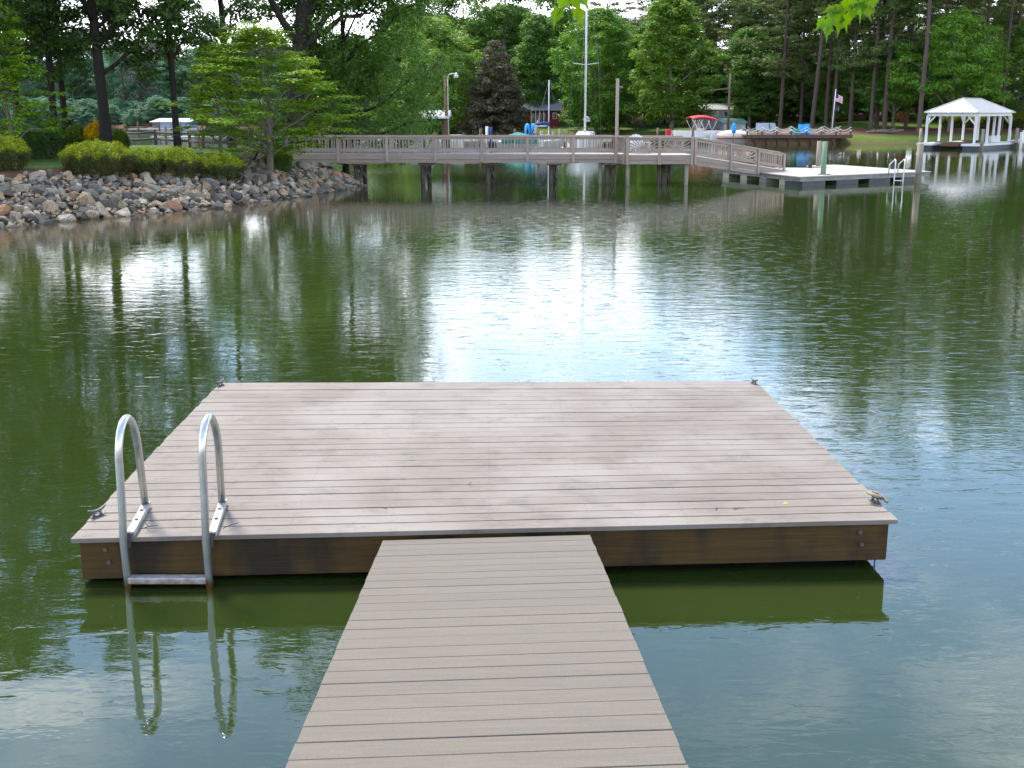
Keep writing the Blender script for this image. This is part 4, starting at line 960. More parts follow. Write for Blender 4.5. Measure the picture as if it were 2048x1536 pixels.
shrub('azalea_hedge', 198, 33.6, 1.1, .9, .93, 30000, .05, M['l_hedge'], 'widest yellow green hedge mound, just right of the grass gap', 'hedge', HG, 2)
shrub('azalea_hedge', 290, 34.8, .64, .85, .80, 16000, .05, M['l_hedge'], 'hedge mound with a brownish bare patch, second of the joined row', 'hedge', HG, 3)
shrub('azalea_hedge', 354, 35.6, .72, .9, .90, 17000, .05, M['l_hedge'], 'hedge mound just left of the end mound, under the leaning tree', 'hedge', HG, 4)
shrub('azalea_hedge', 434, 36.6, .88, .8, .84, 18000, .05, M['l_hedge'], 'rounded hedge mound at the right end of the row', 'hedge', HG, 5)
shrub('shrub', 556, 41.0, .55, .5, .95, 9000, .07, M['l_shrub'], 'dark green bush between the dogwood trunk and the pier post', 'bush', None, 6, tf=2)
shrub('shrub', 82, 40.5, 1.0, .8, 1.15, 14000, .07, M['l_dark'], 'dull green bush in the gap between the two hedges', 'bush', None, 7, tf=2)
shrub('shrub', 15, 44, 1.9, 1.0, 1.2, 16000, .10, M['l_shrub'], 'big green bush behind the leftmost hedge', 'bush', None, 8, tf=2)
shrub('shrub', 90, 46, 1.3, 1.0, 1.2, 16000, .10, M['l_shrub'], 'leafy green bush between the two straight dark trunks and the dogwood', 'bush', None, 9, tf=2)
shrub('shrub', 158, 46, .6, .8, 1.1, 11000, .09, M['l_bright'], 'bright green bush left of the yellow flowers', 'bush', None, 10, tf=2)
shrub('shrub', 240, 47, .45, .5, .85, 8000, .09, M['l_shrub'], 'small green bush right of the big forked trunk', 'bush', None, 11, tf=2)
fl = shrub('flowering_shrub', 198, 45.8, .62, .6, 1.2, 10000, .09, M['l_flower'], 'shrub covered in golden yellow blossom left of the forked trunk', 'flowering bush', None, 12, tf=2)
for i, (px, Y, s) in enumerate(((1905,112,.9),(1935,112,1.1),(1965,111,1.0),(1995,110,1.3),(2020,110,1.1),(2045,109,1.3))):
    x = X(px, Y, 2); fo, st = mound(60+i, 1.3*s, .9, 1.15*s, 3500, .16)
    o = empty('azalea_hedge', (x, Y, tz(x, Y)), ('first','second','third','fourth','fifth','last')[i]+' yellowish clipped bush counted from the left behind the boat shelter', 'bush', 'yellow bushes behind the boat shelter')
    fo.materials.append(M['l_hedge']); link('foliage', fo, o); lpart('stem', st, M['twig'], o)
# grass blades on the near lawn
rs = np.random.RandomState(77); n = 26000
gx_ = rs.uniform(-13.5, -5.5, n*2); gy_ = rs.uniform(30.5, 44, n*2); d_ = sdist(gx_, gy_, poly_pen)
k = (d_ > 3.7+rs.random(n*2)*.8) & (gx_ < -6.8); gx_, gy_ = gx_[k][:n], gy_[k][:n]; gz_ = terr(gx_, gy_); m_ = len(gx_)
hh = .05+.05*rs.random(m_); a_ = rs.random(m_)*6.3; dx, dy = np.cos(a_)*.008, np.sin(a_)*.008
b0 = np.stack([gx_-dx, gy_-dy, gz_-.01], 1); b1 = np.stack([gx_+dx, gy_+dy, gz_-.01], 1); tp_ = np.stack([gx_+rs.normal(size=m_)*.02, gy_+rs.normal(size=m_)*.02, gz_+hh], 1)
link('grass', npmesh('grass', np.stack([b0,b1,tp_],1).reshape(-1,3), np.arange(m_*3).reshape(-1,3), M['grass'], np.repeat(rs.random(m_),3)))['kind'] = 'stuff'

# ------------------------------------------------------------------ stone bank
def rock_mesh(seed):
    rr = random.Random(seed); bm = bmesh.new()
    sx_, sy_, sz_ = 1, rr.uniform(.6,.9), rr.uniform(.4,.7)
    for i in range(15):
        v = Vector((rr.gauss(0,1), rr.gauss(0,1), rr.gauss(0,1))).normalized()
        m_ = max(abs(v.x), abs(v.y), abs(v.z)); v = v*(.62/m_*.45+.55*.5)
        bm.verts.new((v.x*sx_, v.y*sy_, v.z*sz_))
    g = bmesh.ops.convex_hull(bm, input=bm.verts)
    bmesh.ops.delete(bm, geom=[e for e in g['geom_interior'] if isinstance(e, bmesh.types.BMVert)], context='VERTS')
    me = bpy.data.meshes.new('stone'); bm.to_mesh(me); bm.free(); me.materials.append(M['rock']); return me
rms = [rock_mesh(i) for i in range(16)]
rockarr = [(np.array([v.co[:] for v in m_.vertices]), [tuple(p.vertices) for p in m_.polygons]) for m_ in rms]
bank = empty('stone_bank', (-9.5, 34, 0), 'loose angular grey and tan stones heaped along the left shore below the hedges', 'stone bank')
rk = random.Random(9); cand = []
xs_ = np.array([rk.uniform(-21,-5) for _ in range(90000)]); ys_ = np.array([rk.uniform(22,50) for _ in range(90000)])
dd = sdist(xs_, ys_, poly_pen); ok = (dd > -.40) & (dd < 3.1)
grid = {}
for x, y, d in zip(xs_[ok], ys_[ok], dd[ok]):
    if x > -6.3 and y > 46: continue
    s = rk.choice((.10,.12,.14,.17,.20,.24,.29,.35,.42))*rk.uniform(.85,1.15)*(.92 if d < 2.3 else .62)
    s0 = s*.50; cell = (int(x/.5), int(y/.5)); bad = False
    for i in (-1,0,1):
        for j in (-1,0,1):
            for (a, b, c_) in grid.get((cell[0]+i, cell[1]+j), ()):
                if (a-x)**2+(b-y)**2 < ((c_+s0)*.74)**2: bad = True; break
            if bad: break
        if bad: break
    if bad: continue
    if d > 2.2 and rk.random() < .55: continue
    grid.setdefault(cell, []).append((x, y, s0)); cand.append((x, y, d, s))
info = []
zz_ = terr(np.array([c_[0] for c_ in cand]), np.array([c_[1] for c_ in cand]))
for (x, y, d, s), z in zip(cand, zz_):
    px = 1024+F*x/(y*cp+(H-z)*sp_); inv = px > -20 and px < 730
    info.append((s/y if inv else -1, x, y, float(z), s, d))
info.sort(reverse=True)
print('stones', len(info), 'in view', sum(1 for i in info if i[0] > 0))
mb = MB()
for k_, (w_, x, y, z, s, d) in enumerate(info):
    rot = Matrix.Rotation(rk.uniform(0,6.28), 3, 'Z') @ Matrix.Rotation(rk.gauss(0,.35), 3, 'X') @ Matrix.Rotation(rk.gauss(0,.35), 3, 'Y')
    z = z+s*.22+rk.uniform(-.02,.06); j = rk.randrange(16); sc = s*1.25
    if k_ < 300:
        o = bpy.data.objects.new('stone', rms[j]); COL.objects.link(o); o.parent = bank; o.location = (x+9.5, y-34, z); o.rotation_euler = rot.to_euler(); o.scale = (sc, sc, sc*1.1)
    elif w_ > 0 or (x > -19 and y > 23):
        v, f = rockarr[j]; mt = np.array(rot)
        vv = (v*[sc, sc, sc*1.1]) @ mt.T + [x, y, z]; mb.add(vv.tolist(), f, tint=rk.random())
tag(part('small_stone', mb, M['rock_a'], bank), kind='stuff')
# ------------------------------------------------------------------ split rail fence behind the hedges
def fence_run(root, pts, h1=.30, h2=.62, post_h=.74):
    for i, (x, y) in enumerate(pts):
        z = tz(x, y); part('post', MB().box(x-.06,x+.06,y-.06,y+.06,z-.2,z+post_h), M['pole_dark'], root, .01)
        if i:
            x0, y0 = pts[i-1]; z0 = tz(x0, y0)
            for h in (h1, h2): part('rail', MB().tube([(x0,y0-.02,z0+h),((x+x0)/2,(y+y0)/2-.02,(z+z0)/2+h-.03),(x,y-.02,z+h)], [.05,.055,.045], 6), M['pole_dark'], root)
fe = empty('rail_fence', (X(420,56,1), 56, 1.1), 'weathered split rail fence running behind the hedges towards the pier', 'fence')
fence_run(fe, [(X(px,Y,1.2), Y) for px, Y in ((247,56.5),(312,56),(380,54.5),(407,52),(470,50.5),(545,50))])
# leaning stake beside the dogwood
p = G(507,318,1.05); tag(part('stake', MB().bar((p.x,p.y,1.0),(P(528,270,p.y).x,p.y+.1,Z(276,p.y)), .07,.07), M['bark'], None), 'dark stake leaning against the dogwood beside the fence end', 'stake')

# ------------------------------------------------------------------ grey boathouse and docks across the left bay
bh = empty('boathouse', (X(342,178,1), 178, 0), 'low blue grey floating boathouse with a white roof in the left bay', 'boathouse')
x0, x1, xm = X(306,178,1), X(382,178,1), X(324,178,1); zt, zb = Z(242,178), Z(257,178)
part('wall', MB().box(xm,x1,177,182,.2,zt-.15), M['bluegrey'], bh); part('wall', MB().box(x0,xm-.02,177.6,182,.2,zt-.25), M['galv'], bh)
part('roof', MB().add([(x0-.2,176.8,zt-.2),(x1+.2,176.8,zt-.2),(x1+.2,182.2,zt+.25),(x0-.2,182.2,zt+.25),(x0-.2,176.8,zt-.1),(x1+.2,176.8,zt-.1),(x1+.2,182.2,zt+.4),(x0-.2,182.2,zt+.4)], [(0,3,2,1),(4,5,6,7),(0,1,5,4),(1,2,6,5),(2,3,7,6),(3,0,4,7)]), M['metal_roof'], bh)
part('float', MB().box(x0-.5,x1+.5,176.3,183,-.2,.2), M['concrete'], bh)
part('door', MB().box(xm+.6,xm+1.5,176.96,177.0,.25,zt-.5), M['siding'], bh)
def bay_dock(px0, px1, Y, label, z=.45):
    e = empty('dock', (X((px0+px1)/2,Y,.5), Y, 0), label, 'dock')
    a, b = X(px0,Y,.5), X(px1,Y,.5); part('deck', MB().box(a,b,Y,Y+1.6,z-.15,z), M['concrete'], e)
    n = max(2, int((b-a)/2.5))
    for i in range(n): x = a+(b-a)*(i+.5)/n; part('pile', MB().tube([(x,Y-.1,-.5),(x,Y-.1,z+.9)], .10, 8), M['pole_dark'], e)
bay_dock(255, 470, 150, 'long low pale dock in front of the boathouse')
bay_dock(300, 560, 105, 'pale dock behind the split rail fence')
bay_dock(790, 1270, 92, 'long low dock behind the pier where the boats are tied')
bay_dock(1280, 1420, 97, 'short low dock below the red canopy boat')

# ------------------------------------------------------------------ boats
def hull_mb(L, B, Hh, z0=.0, sheer=.25, n=12):
    mb = MB(); vs = []; m = 6
    for i in range(n+1):
        t = i/n; wd = B/2*min(1, (1-t)*2.6)**.6 if t > .5 else B/2*(.86+.14*t*2); top = Hh+sheer*t*t; keel = -.25+.35*max(0, t-.75)*4
        for k in range(m+1):
            a = k/m; vs.append((-L/2+L*t, wd*(a**.45), z0+keel+(top-keel)*a))
        for k in range(m+1):
            a = k/m; vs.append((-L/2+L*t, -wd*(a**.45), z0+keel+(top-keel)*a))
    q = 2*(m+1); fs = []
    for i in range(n):
        for k in range(m):
            fs.append((i*q+k, (i+1)*q+k, (i+1)*q+k+1, i*q+k+1)); o = m+1; fs.append((i*q+o+k, i*q+o+k+1, (i+1)*q+o+k+1, (i+1)*q+o+k))
        fs.append((i*q+m, (i+1)*q+m, (i+1)*q+2*m+1, i*q+2*m+1))
    fs.append(tuple(range(m+1))+tuple(reversed(range(m+1, q))))
    return mb.add(vs, fs, False)
def sailboat(px, Y, rz, L, B, Hh, pyt, label, mast_px, r=.06, spreader=None, cover=None, mat=None):
    x = X(px, Y, 1); e = empty('sailboat', (x, Y, 0), label, 'sailboat', rz=rz)
    lpart('hull', hull_mb(L, B, Hh), M['gel'], e); lpart('cabin', MB().hexa([(-L*.12,-B*.28,Hh),(L*.22,-B*.24,Hh+.05),(L*.22,B*.24,Hh+.05),(-L*.12,B*.28,Hh),(-L*.10,-B*.22,Hh+.45),(L*.16,-B*.18,Hh+.35),(L*.16,B*.18,Hh+.35),(-L*.10,B*.22,Hh+.45)]), M['gel'], e)
    lpart('window', MB().box(-L*.06,L*.1,-B*.262,-B*.23,Hh+.12,Hh+.28), M['glass'], e)
    zt = Z(pyt, Y) if pyt > -900 else 14
    zt = max(zt, 3)
    lpart('mast', MB().tube([(.1,0,Hh+.2),(.1,0,zt)], [r, r*.75], 8), M['white'] if not mat else mat, e)
    lpart('boom', MB().tube([(.1,0,Hh+1.1),(-L*.38,0,Hh+1.1)], .045, 6), M['white'], e)
    lpart('sail_cover', MB().tube([(.05,0,Hh+1.2),(-L*.15,0,Hh+1.28),(-L*.36,0,Hh+1.18)], [.16,.13,.08], 8), cover or M['navy'], e)
    if spreader:
        zs = Z(spreader, Y); lpart('spreader', MB().tube([(.1,-.82,zs+.06),(.1,0,zs-.05),(.1,.82,zs+.06)], .025, 5), M['white'], e)
        for s in (-1,1): lpart('shroud', MB().tube([(.1,s*B*.45,Hh),(.1,s*.82,zs+.06),(.1,0,zt-.1)], .009, 4), M['galv'], e)
    lpart('stay', MB().tube([(L*.48,0,Hh+.2),(.1,0,zt-.05)], .009, 4), M['galv'], e); lpart('stay', MB().tube([(-L*.48,0,Hh),(.1,0,zt-.05)], .009, 4), M['galv'], e)
    lpart('pulpit', MB().tube([(L*.30,-B*.35,Hh+.1),(L*.32,-B*.33,Hh+.65),(L*.5,0,Hh+.75),(L*.32,B*.33,Hh+.65),(L*.30,B*.35,Hh+.1)], .018, 6), M['galv'], e)
    return e
sailboat(1170, 76, R(-100), 7.0, 2.35, .98, -75, 'large white sailboat moored end on with the tallest mast and cross spreader', 1170, .075, spreader=128, cover=M['siding'])
sailboat(1096, 87, R(60), 5.0, 1.9, .55, 160, 'smaller sailboat with a short mast and blue sail cover', 1096, .05)
# pontoon boat with red canopy
Yp = 101; pb = empty('pontoon_boat', (X(1394,Yp,.5), Yp, 0), 'white pontoon boat under a red canopy moored behind the gangway', 'boat', rz=R(8))
for s in (-.8,.8): lpart('pontoon', MB().tube([(-2.3,s,.12),(1.9,s,.12),(2.25,s,.22),(2.4,s,.3)], [.28,.28,.2,.05], 10), M['galv'], pb)
lpart('deck', MB().box(-2.3,2.3,-1.15,1.15,.40,.50), M['gel'], pb)
for a in ((-2.25,-1.12,1.4,-1.06),(-2.25,1.06,2.1,1.12),(-2.25,-1.05,-2.19,1.05),(2.1,-1.0,2.16,1.0)): lpart('side_panel', MB().box(a[0],a[2],a[1],a[3],.52,1.05), M['gel'], pb)
lpart('console', MB().box(.2,.7,.3,.9,.5,1.25), M['gel'], pb); lpart('seat', MB().box(-1.9,-1.2,-.9,.9,.5,.95), M['gel'], pb); lpart('seat', MB().box(1.1,1.9,-.9,.9,.5,.95), M['gel'], pb)
lpart('motor', MB().hexa([(-2.75,-.18,.2),(-2.4,-.18,.2),(-2.4,.18,.2),(-2.75,.18,.2),(-2.8,-.2,1.15),(-2.35,-.2,1.15),(-2.35,.2,1.15),(-2.8,.2,1.15)]), M['red'], pb)
mb = MB(); n = 10; vs = []
for i in range(n+1):
    t = i/n; x = -.75+2.3*t
    for k in range(7):
        u = k/6; vs.append((x, -1.05+2.1*u, 1.98+.16*math.sin(PI*u)+.28*math.sin(PI*(.1+t*.8))-.14*t))
off_ = len(vs); vs += [(a, b, c_-.06) for a, b, c_ in vs]
fs = [(i*7+k,(i+1)*7+k,(i+1)*7+k+1,i*7+k+1) for i in range(n) for k in range(6)]; fs += [tuple(off_+i for i in reversed(f)) for f in fs]
for i in range(n): fs += [(i*7,off_+i*7,off_+(i+1)*7,(i+1)*7), (i*7+6,(i+1)*7+6,off_+(i+1)*7+6,off_+i*7+6)]
fs += [(k,k+1,off_+k+1,off_+k) for k in range(6)]+[(n*7+k,off_+n*7+k,off_+n*7+k+1,n*7+k+1) for k in range(6)]
lpart('canopy', mb.add(vs, fs, True), M['red'], pb)
for s in (-1.02,1.02):
    for a, b in ((-.2,-.7),(-.2,.15),(1.0,.6),(1.0,1.45),(.5,-.2)): lpart('canopy_strut', MB().tube([(a,s,1.02),(b,s,1.98)], .022, 5), M['white'], pb)
# covered runabout
rb2 = empty('covered_boat', (X(1462,99.0,.5), 99.0, 0), 'small boat under a pale bulging cover with a red stripe left of the rope railing', 'boat', rz=R(172))
lpart('hull', hull_mb(3.6, 1.6, .55), M['gel'], rb2)
lpart('cover', MB().ball((-.2,0,.6), 1.45,.75,.55, 16, 8), pmat('cream_cover', (.62,.50,.38), (.72,.62,.50), scale=2, rough=.8), rb2)
lpart('stripe', MB().box(-1.2,1.2,.78,.83,.40,.50), M['red'], rb2)
bumb = empty('folded_umbrella', (X(1467,97.8,.5), 97.8, .0), 'blue folded umbrella standing on a post beside the covered boat', 'umbrella')
x = X(1467,97.8,.5)
part('pole', MB().tube([(x,97.8,-.3),(x,97.8,1.6)], .05, 6), M['pile'], bumb); part('canopy', MB().tube([(x,97.8,.9),(x,97.8,1.1),(x,97.8,1.6),(x,97.8,1.72)], [.14,.2,.16,.03], 8), M['blue'], bumb)
# teal covered boat
Yt = 84; te = empty('teal_boat', (X(1040,Yt,.5), Yt, 0), 'boat hidden under a peaked teal cover behind the pier rail', 'boat')
lpart('hull', hull_mb(3.4, 1.7, .5), M['gel'], te)
zt = Z(264,Yt)
lpart('cover', MB().add([(-1.35,-.85,.45),(1.3,-.85,.45),(1.3,.85,.45),(-1.35,.85,.45),(-1.3,-.8,zt-.35),(1.2,-.8,zt-.35),(1.2,.8,zt-.35),(-1.3,.8,zt-.35),(-.15,0,zt)], [(0,3,2,1),(0,1,5,4),(1,2,6,5),(2,3,7,6),(3,0,4,7),(4,5,8),(5,6,8),(6,7,8),(7,4,8)]), M['teal'], te)
for s in (-.7,.7): lpart('trim', MB().tube([(-1.6,s,.55),(1.6,s,.55)], .05, 6), M['white'], te)
# blue kayaks standing upright
for i, (px, lab) in enumerate(((1055,'left one of two bright blue kayaks standing upright on the dock'),(1067,'right one of two bright blue kayaks standing upright on the dock'))):
    Y = 92.6; x = X(px,Y,1); e = empty('kayak', (x,Y,.45), lab, 'kayak', 'upright blue kayaks')
    zt = Z(247,Y)-.45; lpart('hull', MB().tube([(0,0,.02),(0,0,.15),(0,0,zt*.45),(0,0,zt*.8),(0,0,zt-.05),(0,0,zt)], [.10,.22,.235,.22,.15,.05], 10), M['blue'], e); lpart('cockpit', MB().ball((0,-.2,zt*.5), .10,.06,.25), M['navy'], e)
# white runabouts behind the pier at the left
for px, Y, L, lab in ((868,80,4.2,'white runabout seen through the pier pickets near the lamp pole'),(800,88,3.6,'white boat seen through the pickets under the sweeping tree'),(930,95,3.0,'small pale boat seen through the third bay of pickets'),(700,95,4.5,'white boat with blue cover behind the first picket bays')):
    e = empty('runabout', (X(px,Y,.5),Y,0), lab, 'boat', rz=R(px % 7 * 3 - 8)); lpart('hull', hull_mb(L, 1.7, .6), M['gel'], e)
    lpart('windscreen', MB().hexa([(.1,-.6,.65),(.15,-.6,.65),(.15,.6,.65),(.1,.6,.65),(-.25,-.5,1.05),(-.2,-.5,1.05),(-.2,.5,1.05),(-.25,.5,1.05)]), M['glass'], e)
    lpart('cover', MB().box(-L*.42,-L*.05,-.65,.65,.62,.82), M['navy'] if 'blue' in lab else M['siding'], e); lpart('motor', MB().box(-L/2-.3,-L/2+.02,-.15,.15,.1,.95), M['black'], e)
# white pickup floats/seats: round mooring posts behind the pier
for px, Y, yt, m_, lab in ((974,90,253,'white','white topped post behind the pier rail left of the blue sleeve post'),(982,90,254,'navy','post wrapped in a blue sleeve behind the pier rail'),(1107,92,262,'pile','grey post right of the small sailboat'),(1120,92,258,'pile','last grey post before the big sailboat'),(1083,90,262,'pile','grey post left of the small sailboat mast')):
    x = X(px,Y,1); tag(part('mooring_post', MB().tube([(x,Y,-.5),(x,Y,Z(yt,Y))], .11, 8), M[m_], None), lab, 'post')
# small flag and life ring on the centre dock
x = X(1083,91,1); fg = empty('small_flag', (x-.3,91,.45), 'small faded red and white flag hanging beside the small sailboat', 'flag')
part('pole', MB().tube([(x-.3,91,.4),(x-.2,91,2.3)], .02, 5), M['galv'], fg)
part('cloth', MB().hexa([(x-.65,91,1.0),(x-.45,91.03,1.0),(x-.45,91.05,1.0),(x-.65,91.02,1.0),(x-.35,91,2.0),(x-.2,91,2.1),(x-.2,91.02,2.1),(x-.35,91.02,2.0)]), pmat('faded_flag', (.55,.20,.16), (.65,.5,.45), scale=6, rough=.9), fg)

# ------------------------------------------------------------------ lamp pole with small roof
Yl = 77; xl = X(893,Yl,2); st = empty('lamp_pole', (xl,Yl,0), 'orange brown pole with a curved white street lamp arm behind the pier', 'lamp pole')
part('shaft', MB().tube([(xl+.12,Yl,-.6),(xl+.02,Yl,Z(237,Yl)),(xl-.03,Yl,Z(150,Yl))], [.17,.13,.10], 10), M['pole'], st)
part('arm', MB().tube([(xl+.12,Yl-.1,.5),(xl+.12,Yl-.1,Z(158,Yl)),(xl+.18,Yl-.1,Z(150,Yl)),(xl+.40,Yl-.1,Z(147.5,Yl)),(xl+.62,Yl-.1,Z(148,Yl))], .035, 6), M['white'], st)
part('lamp_head', MB().tube([(xl+.68,Yl-.1,Z(145,Yl)),(xl+.68,Yl-.1,Z(149,Yl)),(xl+.68,Yl-.1,Z(151,Yl)),(xl+.68,Yl-.1,Z(156,Yl))], [.04,.06,.15,.13], 10), M['white'], st)
sh = empty('dock_roof', (X(872,Yl+1,2),Yl+1,0), 'small grey shingled roof over the dock at the orange pole', 'shelter')
xa_, xb_ = X(838,Yl,2), X(899,Yl,2); z1, z2, z3 = Z(237,Yl), Z(233.5,Yl), Z(220.5,Yl)
part('roof', MB().add([(xa_,Yl-.3,z2),(xb_,Yl-.3,z2),(xb_,Yl+1.6,z3),(xa_,Yl+1.6,z3),(xb_,Yl+3.5,z2),(xa_,Yl+3.5,z2)], [(0,1,2,3),(3,2,4,5),(0,3,5),(1,4,2),(0,5,4,1)]), M['shingle_light'], sh)
part('fascia', MB().box(xa_-.02,xb_+.02,Yl-.36,Yl-.30,z1,z2+.01), M['white'], sh)
for x_ in (xa_+.3, xb_-.5): 
    for y_ in (Yl+.3, Yl+2.8): part('post', MB().box(x_-.07,x_+.07,y_-.07,y_+.07,-.5,z1), M['pole_dark'], sh)
# ------------------------------------------------------------------ red cabin
Yc = 137; gz = tz(X(1100,Yc,2), Yc); rc = empty('red_cabin', (X(1090,Yc,2),Yc,gz), 'dark red cabin with grey roof and screened porch on the centre shore', 'cabin')
xr0, xr1, xr2 = X(1056,Yc,2), X(1093,Yc,2), X(1128,Yc,2); ze, zr = Z(221,Yc), Z(204,Yc+3)
part('wall', MB().box(xr1,xr2-.7,Yc,Yc+5,gz-.3,ze), M['redwall'], rc); part('wall', MB().box(xr0,xr1-.01,Yc+1.2,Yc+5,gz-.3,ze), M['redwall'], rc)
part('roof', MB().add([(X(1033,Yc,2),Yc-.6,ze),(xr2-.3,Yc-.6,ze),(xr2,Yc+2.6,zr+.15),(X(1058,Yc,2),Yc+2.6,zr+.15),(xr2,Yc+6,ze),(X(1045,Yc,2),Yc+6,ze)], [(0,1,2,3),(3,2,4,5),(0,3,5),(1,4,2),(0,5,4,1)]), M['shingle'], rc)
for i in range(4):
    x = xr0+.4+i*(xr1-xr0-.5)/3.5; part('porch_post', MB().box(x-.06,x+.06,Yc-.3,Yc-.2,gz-.3,ze), M['white'], rc); 
for i in range(3): 
    w_ = part('window', MB().box(xr0+.3+i*.75,xr0+.9+i*.75,Yc+1.12,Yc+1.19,gz+.5,ze-.3), M['white'], rc); part('pane', MB().box(xr0+.36+i*.75,xr0+.84+i*.75,Yc+1.09,Yc+1.115,gz+.56,ze-.36), M['glass'], w_)
w_ = part('window', MB().box(xr2-1.35,xr2-.85,Yc-.06,Yc-.01,gz+.9,ze-.25), M['white'], rc); part('pane', MB().box(xr2-1.29,xr2-.91,Yc-.09,Yc-.065,gz+.96,ze-.31), M['glass'], w_)
part('skirt', MB().box(xr0-.1,xr1,Yc-.25,Yc+1.1,gz-.35,gz+.15), M['white'], rc)
# pale house
Yh = 124; gz = tz(X(1438,Yh,2),Yh); ho = empty('pale_house', (X(1438,Yh,2),Yh,gz), 'pale grey house half hidden by trees above the red canopy boat', 'house')
xh0, xh1 = X(1400,Yh,2), X(1470,Yh,2); zw, zr = Z(219,Yh), Z(212,Yh)
part('wall', MB().box(xh0,xh1,Yh,Yh+6,gz-.3,zw), M['siding'], ho)
part('roof', MB().add([(xh0-.3,Yh-.3,zw),(xh1+.3,Yh-.3,zw),(xh1+.3,Yh+3,zr+.3),(xh0-.3,Yh+3,zr+.3),(xh1+.3,Yh+6.3,zw),(xh0-.3,Yh+6.3,zw)], [(0,1,2,3),(3,2,4,5),(0,3,5),(1,4,2),(0,5,4,1)]), M['shingle_light'], ho)
for px in (1411,1432,1452):
    x = X(px,Yh,2); w_ = part('window', MB().box(x-.25,x+.25,Yh-.05,Yh-.01,Z(233,Yh),Z(223,Yh)), M['white'], ho); part('pane', MB().box(x-.2,x+.2,Yh-.08,Yh-.055,Z(232.3,Yh),Z(223.7,Yh)), M['glass'], w_)
lb = empty('green_shed', (X(1475,118,2),118,tz(X(1475,118,2),118)), 'low white wall with green roof right below the pale house', 'shed')
x0, x1 = X(1448,118,2), X(1492,118,2); g2 = lb.location.z
part('wall', MB().box(x0,x1,118,120,g2-.3,Z(246,118)), M['siding'], lb); part('roof', MB().add([(x0-.2,117.7,Z(246,118)),(x1+.2,117.7,Z(246,118)),(x1+.2,120.5,Z(237,118)),(x0-.2,120.5,Z(237,118)),(x0-.2,120.5,Z(246,118)),(x1+.2,120.5,Z(246,118))], [(0,1,2,3),(0,3,4),(1,5,2),(3,2,5,4),(0,4,5,1)]), pmat('green_roof', (.12,.22,.17), (.18,.30,.24), scale=2, rough=.6), lb)
# far white house right edge
Yw = 128; wh = empty('white_house', (X(2035,Yw,3),Yw,tz(X(2035,Yw,3),Yw)), 'white house glimpsed through pines behind the boat shelter', 'house')
x0, x1 = X(2016,Yw,3), X(2085,Yw,3); g3 = wh.location.z
part('wall', MB().box(x0,x1,Yw,Yw+6,g3-.3,Z(185,Yw)), M['siding'], wh); part('roof', MB().add([(x0-.3,Yw-.3,Z(185,Yw)),(x1+.3,Yw-.3,Z(185,Yw)),(x1+.3,Yw+3,Z(165,Yw)),(x0-.3,Yw+3,Z(165,Yw)),(x1+.3,Yw+6.3,Z(185,Yw)),(x0-.3,Yw+6.3,Z(185,Yw))], [(0,1,2,3),(3,2,4,5),(0,3,5),(1,4,2),(0,5,4,1)]), M['shingle_light'], wh)
for px in (2026,2042): 
    x = X(px,Yw,3); w_ = part('window', MB().box(x-.4,x+.4,Yw-.05,Yw-.01,Z(208,Yw),Z(194,Yw)), M['white'], wh); part('pane', MB().box(x-.33,x+.33,Yw-.08,Yw-.055,Z(207,Yw),Z(195,Yw)), M['glass'], w_)
# ------------------------------------------------------------------ utility pole, wires
Yu = 112; xu = X(1457,Yu,2); up = empty('utility_pole', (xu,Yu,tz(xu,Yu)), 'thin brown utility pole in front of the pines above the covered boat', 'utility pole')
part('shaft', MB().tube([(xu,Yu,0),(xu,Yu,Z(147,Yu))], [.14,.09], 8), M['pole_dark'], up); part('crossarm', MB().bar((X(1418,Yu,3),Yu-.1,Z(181,Yu)),(xu+.1,Yu-.1,Z(176,Yu)), .10,.12), M['pole_dark'], up)
part('brace', MB().tube([(xu+.02,Yu,Z(152,Yu)),(xu+.35,Yu,Z(178,Yu))], .02, 4), M['pole_dark'], up)
# ------------------------------------------------------------------ rope railed deck on the right bank
Yr = 96.6; rd = empty('rope_rail_deck', (X(1600,Yr,.7),Yr,0), 'dark timber shore deck with white draped rope railings over a tan retaining wall', 'deck')
xd0, xd1 = X(1492,Yr,.7), X(1705,Yr,.7); zd = Z(270,Yr)
part('deck_floor', MB().box(xd0,xd1,Yr,Yr+4.6,zd-.06,zd), M['darkwood'], rd); part('fascia', MB().box(xd0,xd1,Yr-.06,Yr-.002,zd-.26,zd+.02), M['darkwood'], rd)
part('retaining_wall', MB().box(xd0+.3,xd1-1.2,Yr+.5,Yr+1.2,-.5,zd-.1), M['tan'], rd)
for i in range(9):
    x = xd0+.6+i*(xd1-xd0-1)/8.5; part('strut', MB().bar((x,Yr+.05,zd-.2),(x+.35,Yr+.48,.0), .07,.07), M['darkwood'], rd)
def ropes(y, n, name='post', o=0.0):
    ps = [xd0+.1+o+(xd1-xd0-.25)*i/(n-1) for i in range(n)]
    for i, x in enumerate(ps):
        p_ = part('post', MB().box(x-.06,x+.06,y-.06,y+.06,zd,Z(262,Yr)), M['darkwood'], rd); part('post_cap', MB().ball((x,y,Z(261.5,Yr)), .085, n=8, m=5), M['white_rope'], p_)
        if i < n-1:
            x2 = ps[i+1]
            for h, sg in ((.66,.30),(.40,.24)):
                part('rope', MB().tube([(x+(x2-x)*t, y-.07, zd+h-sg*4*t*(1-t)) for t in [k/8 for k in range(9)]], .022, 5), M['white_rope'], rd)
ropes(Yr+.08, 8); ropes(Yr+4.4, 7, o=.35)
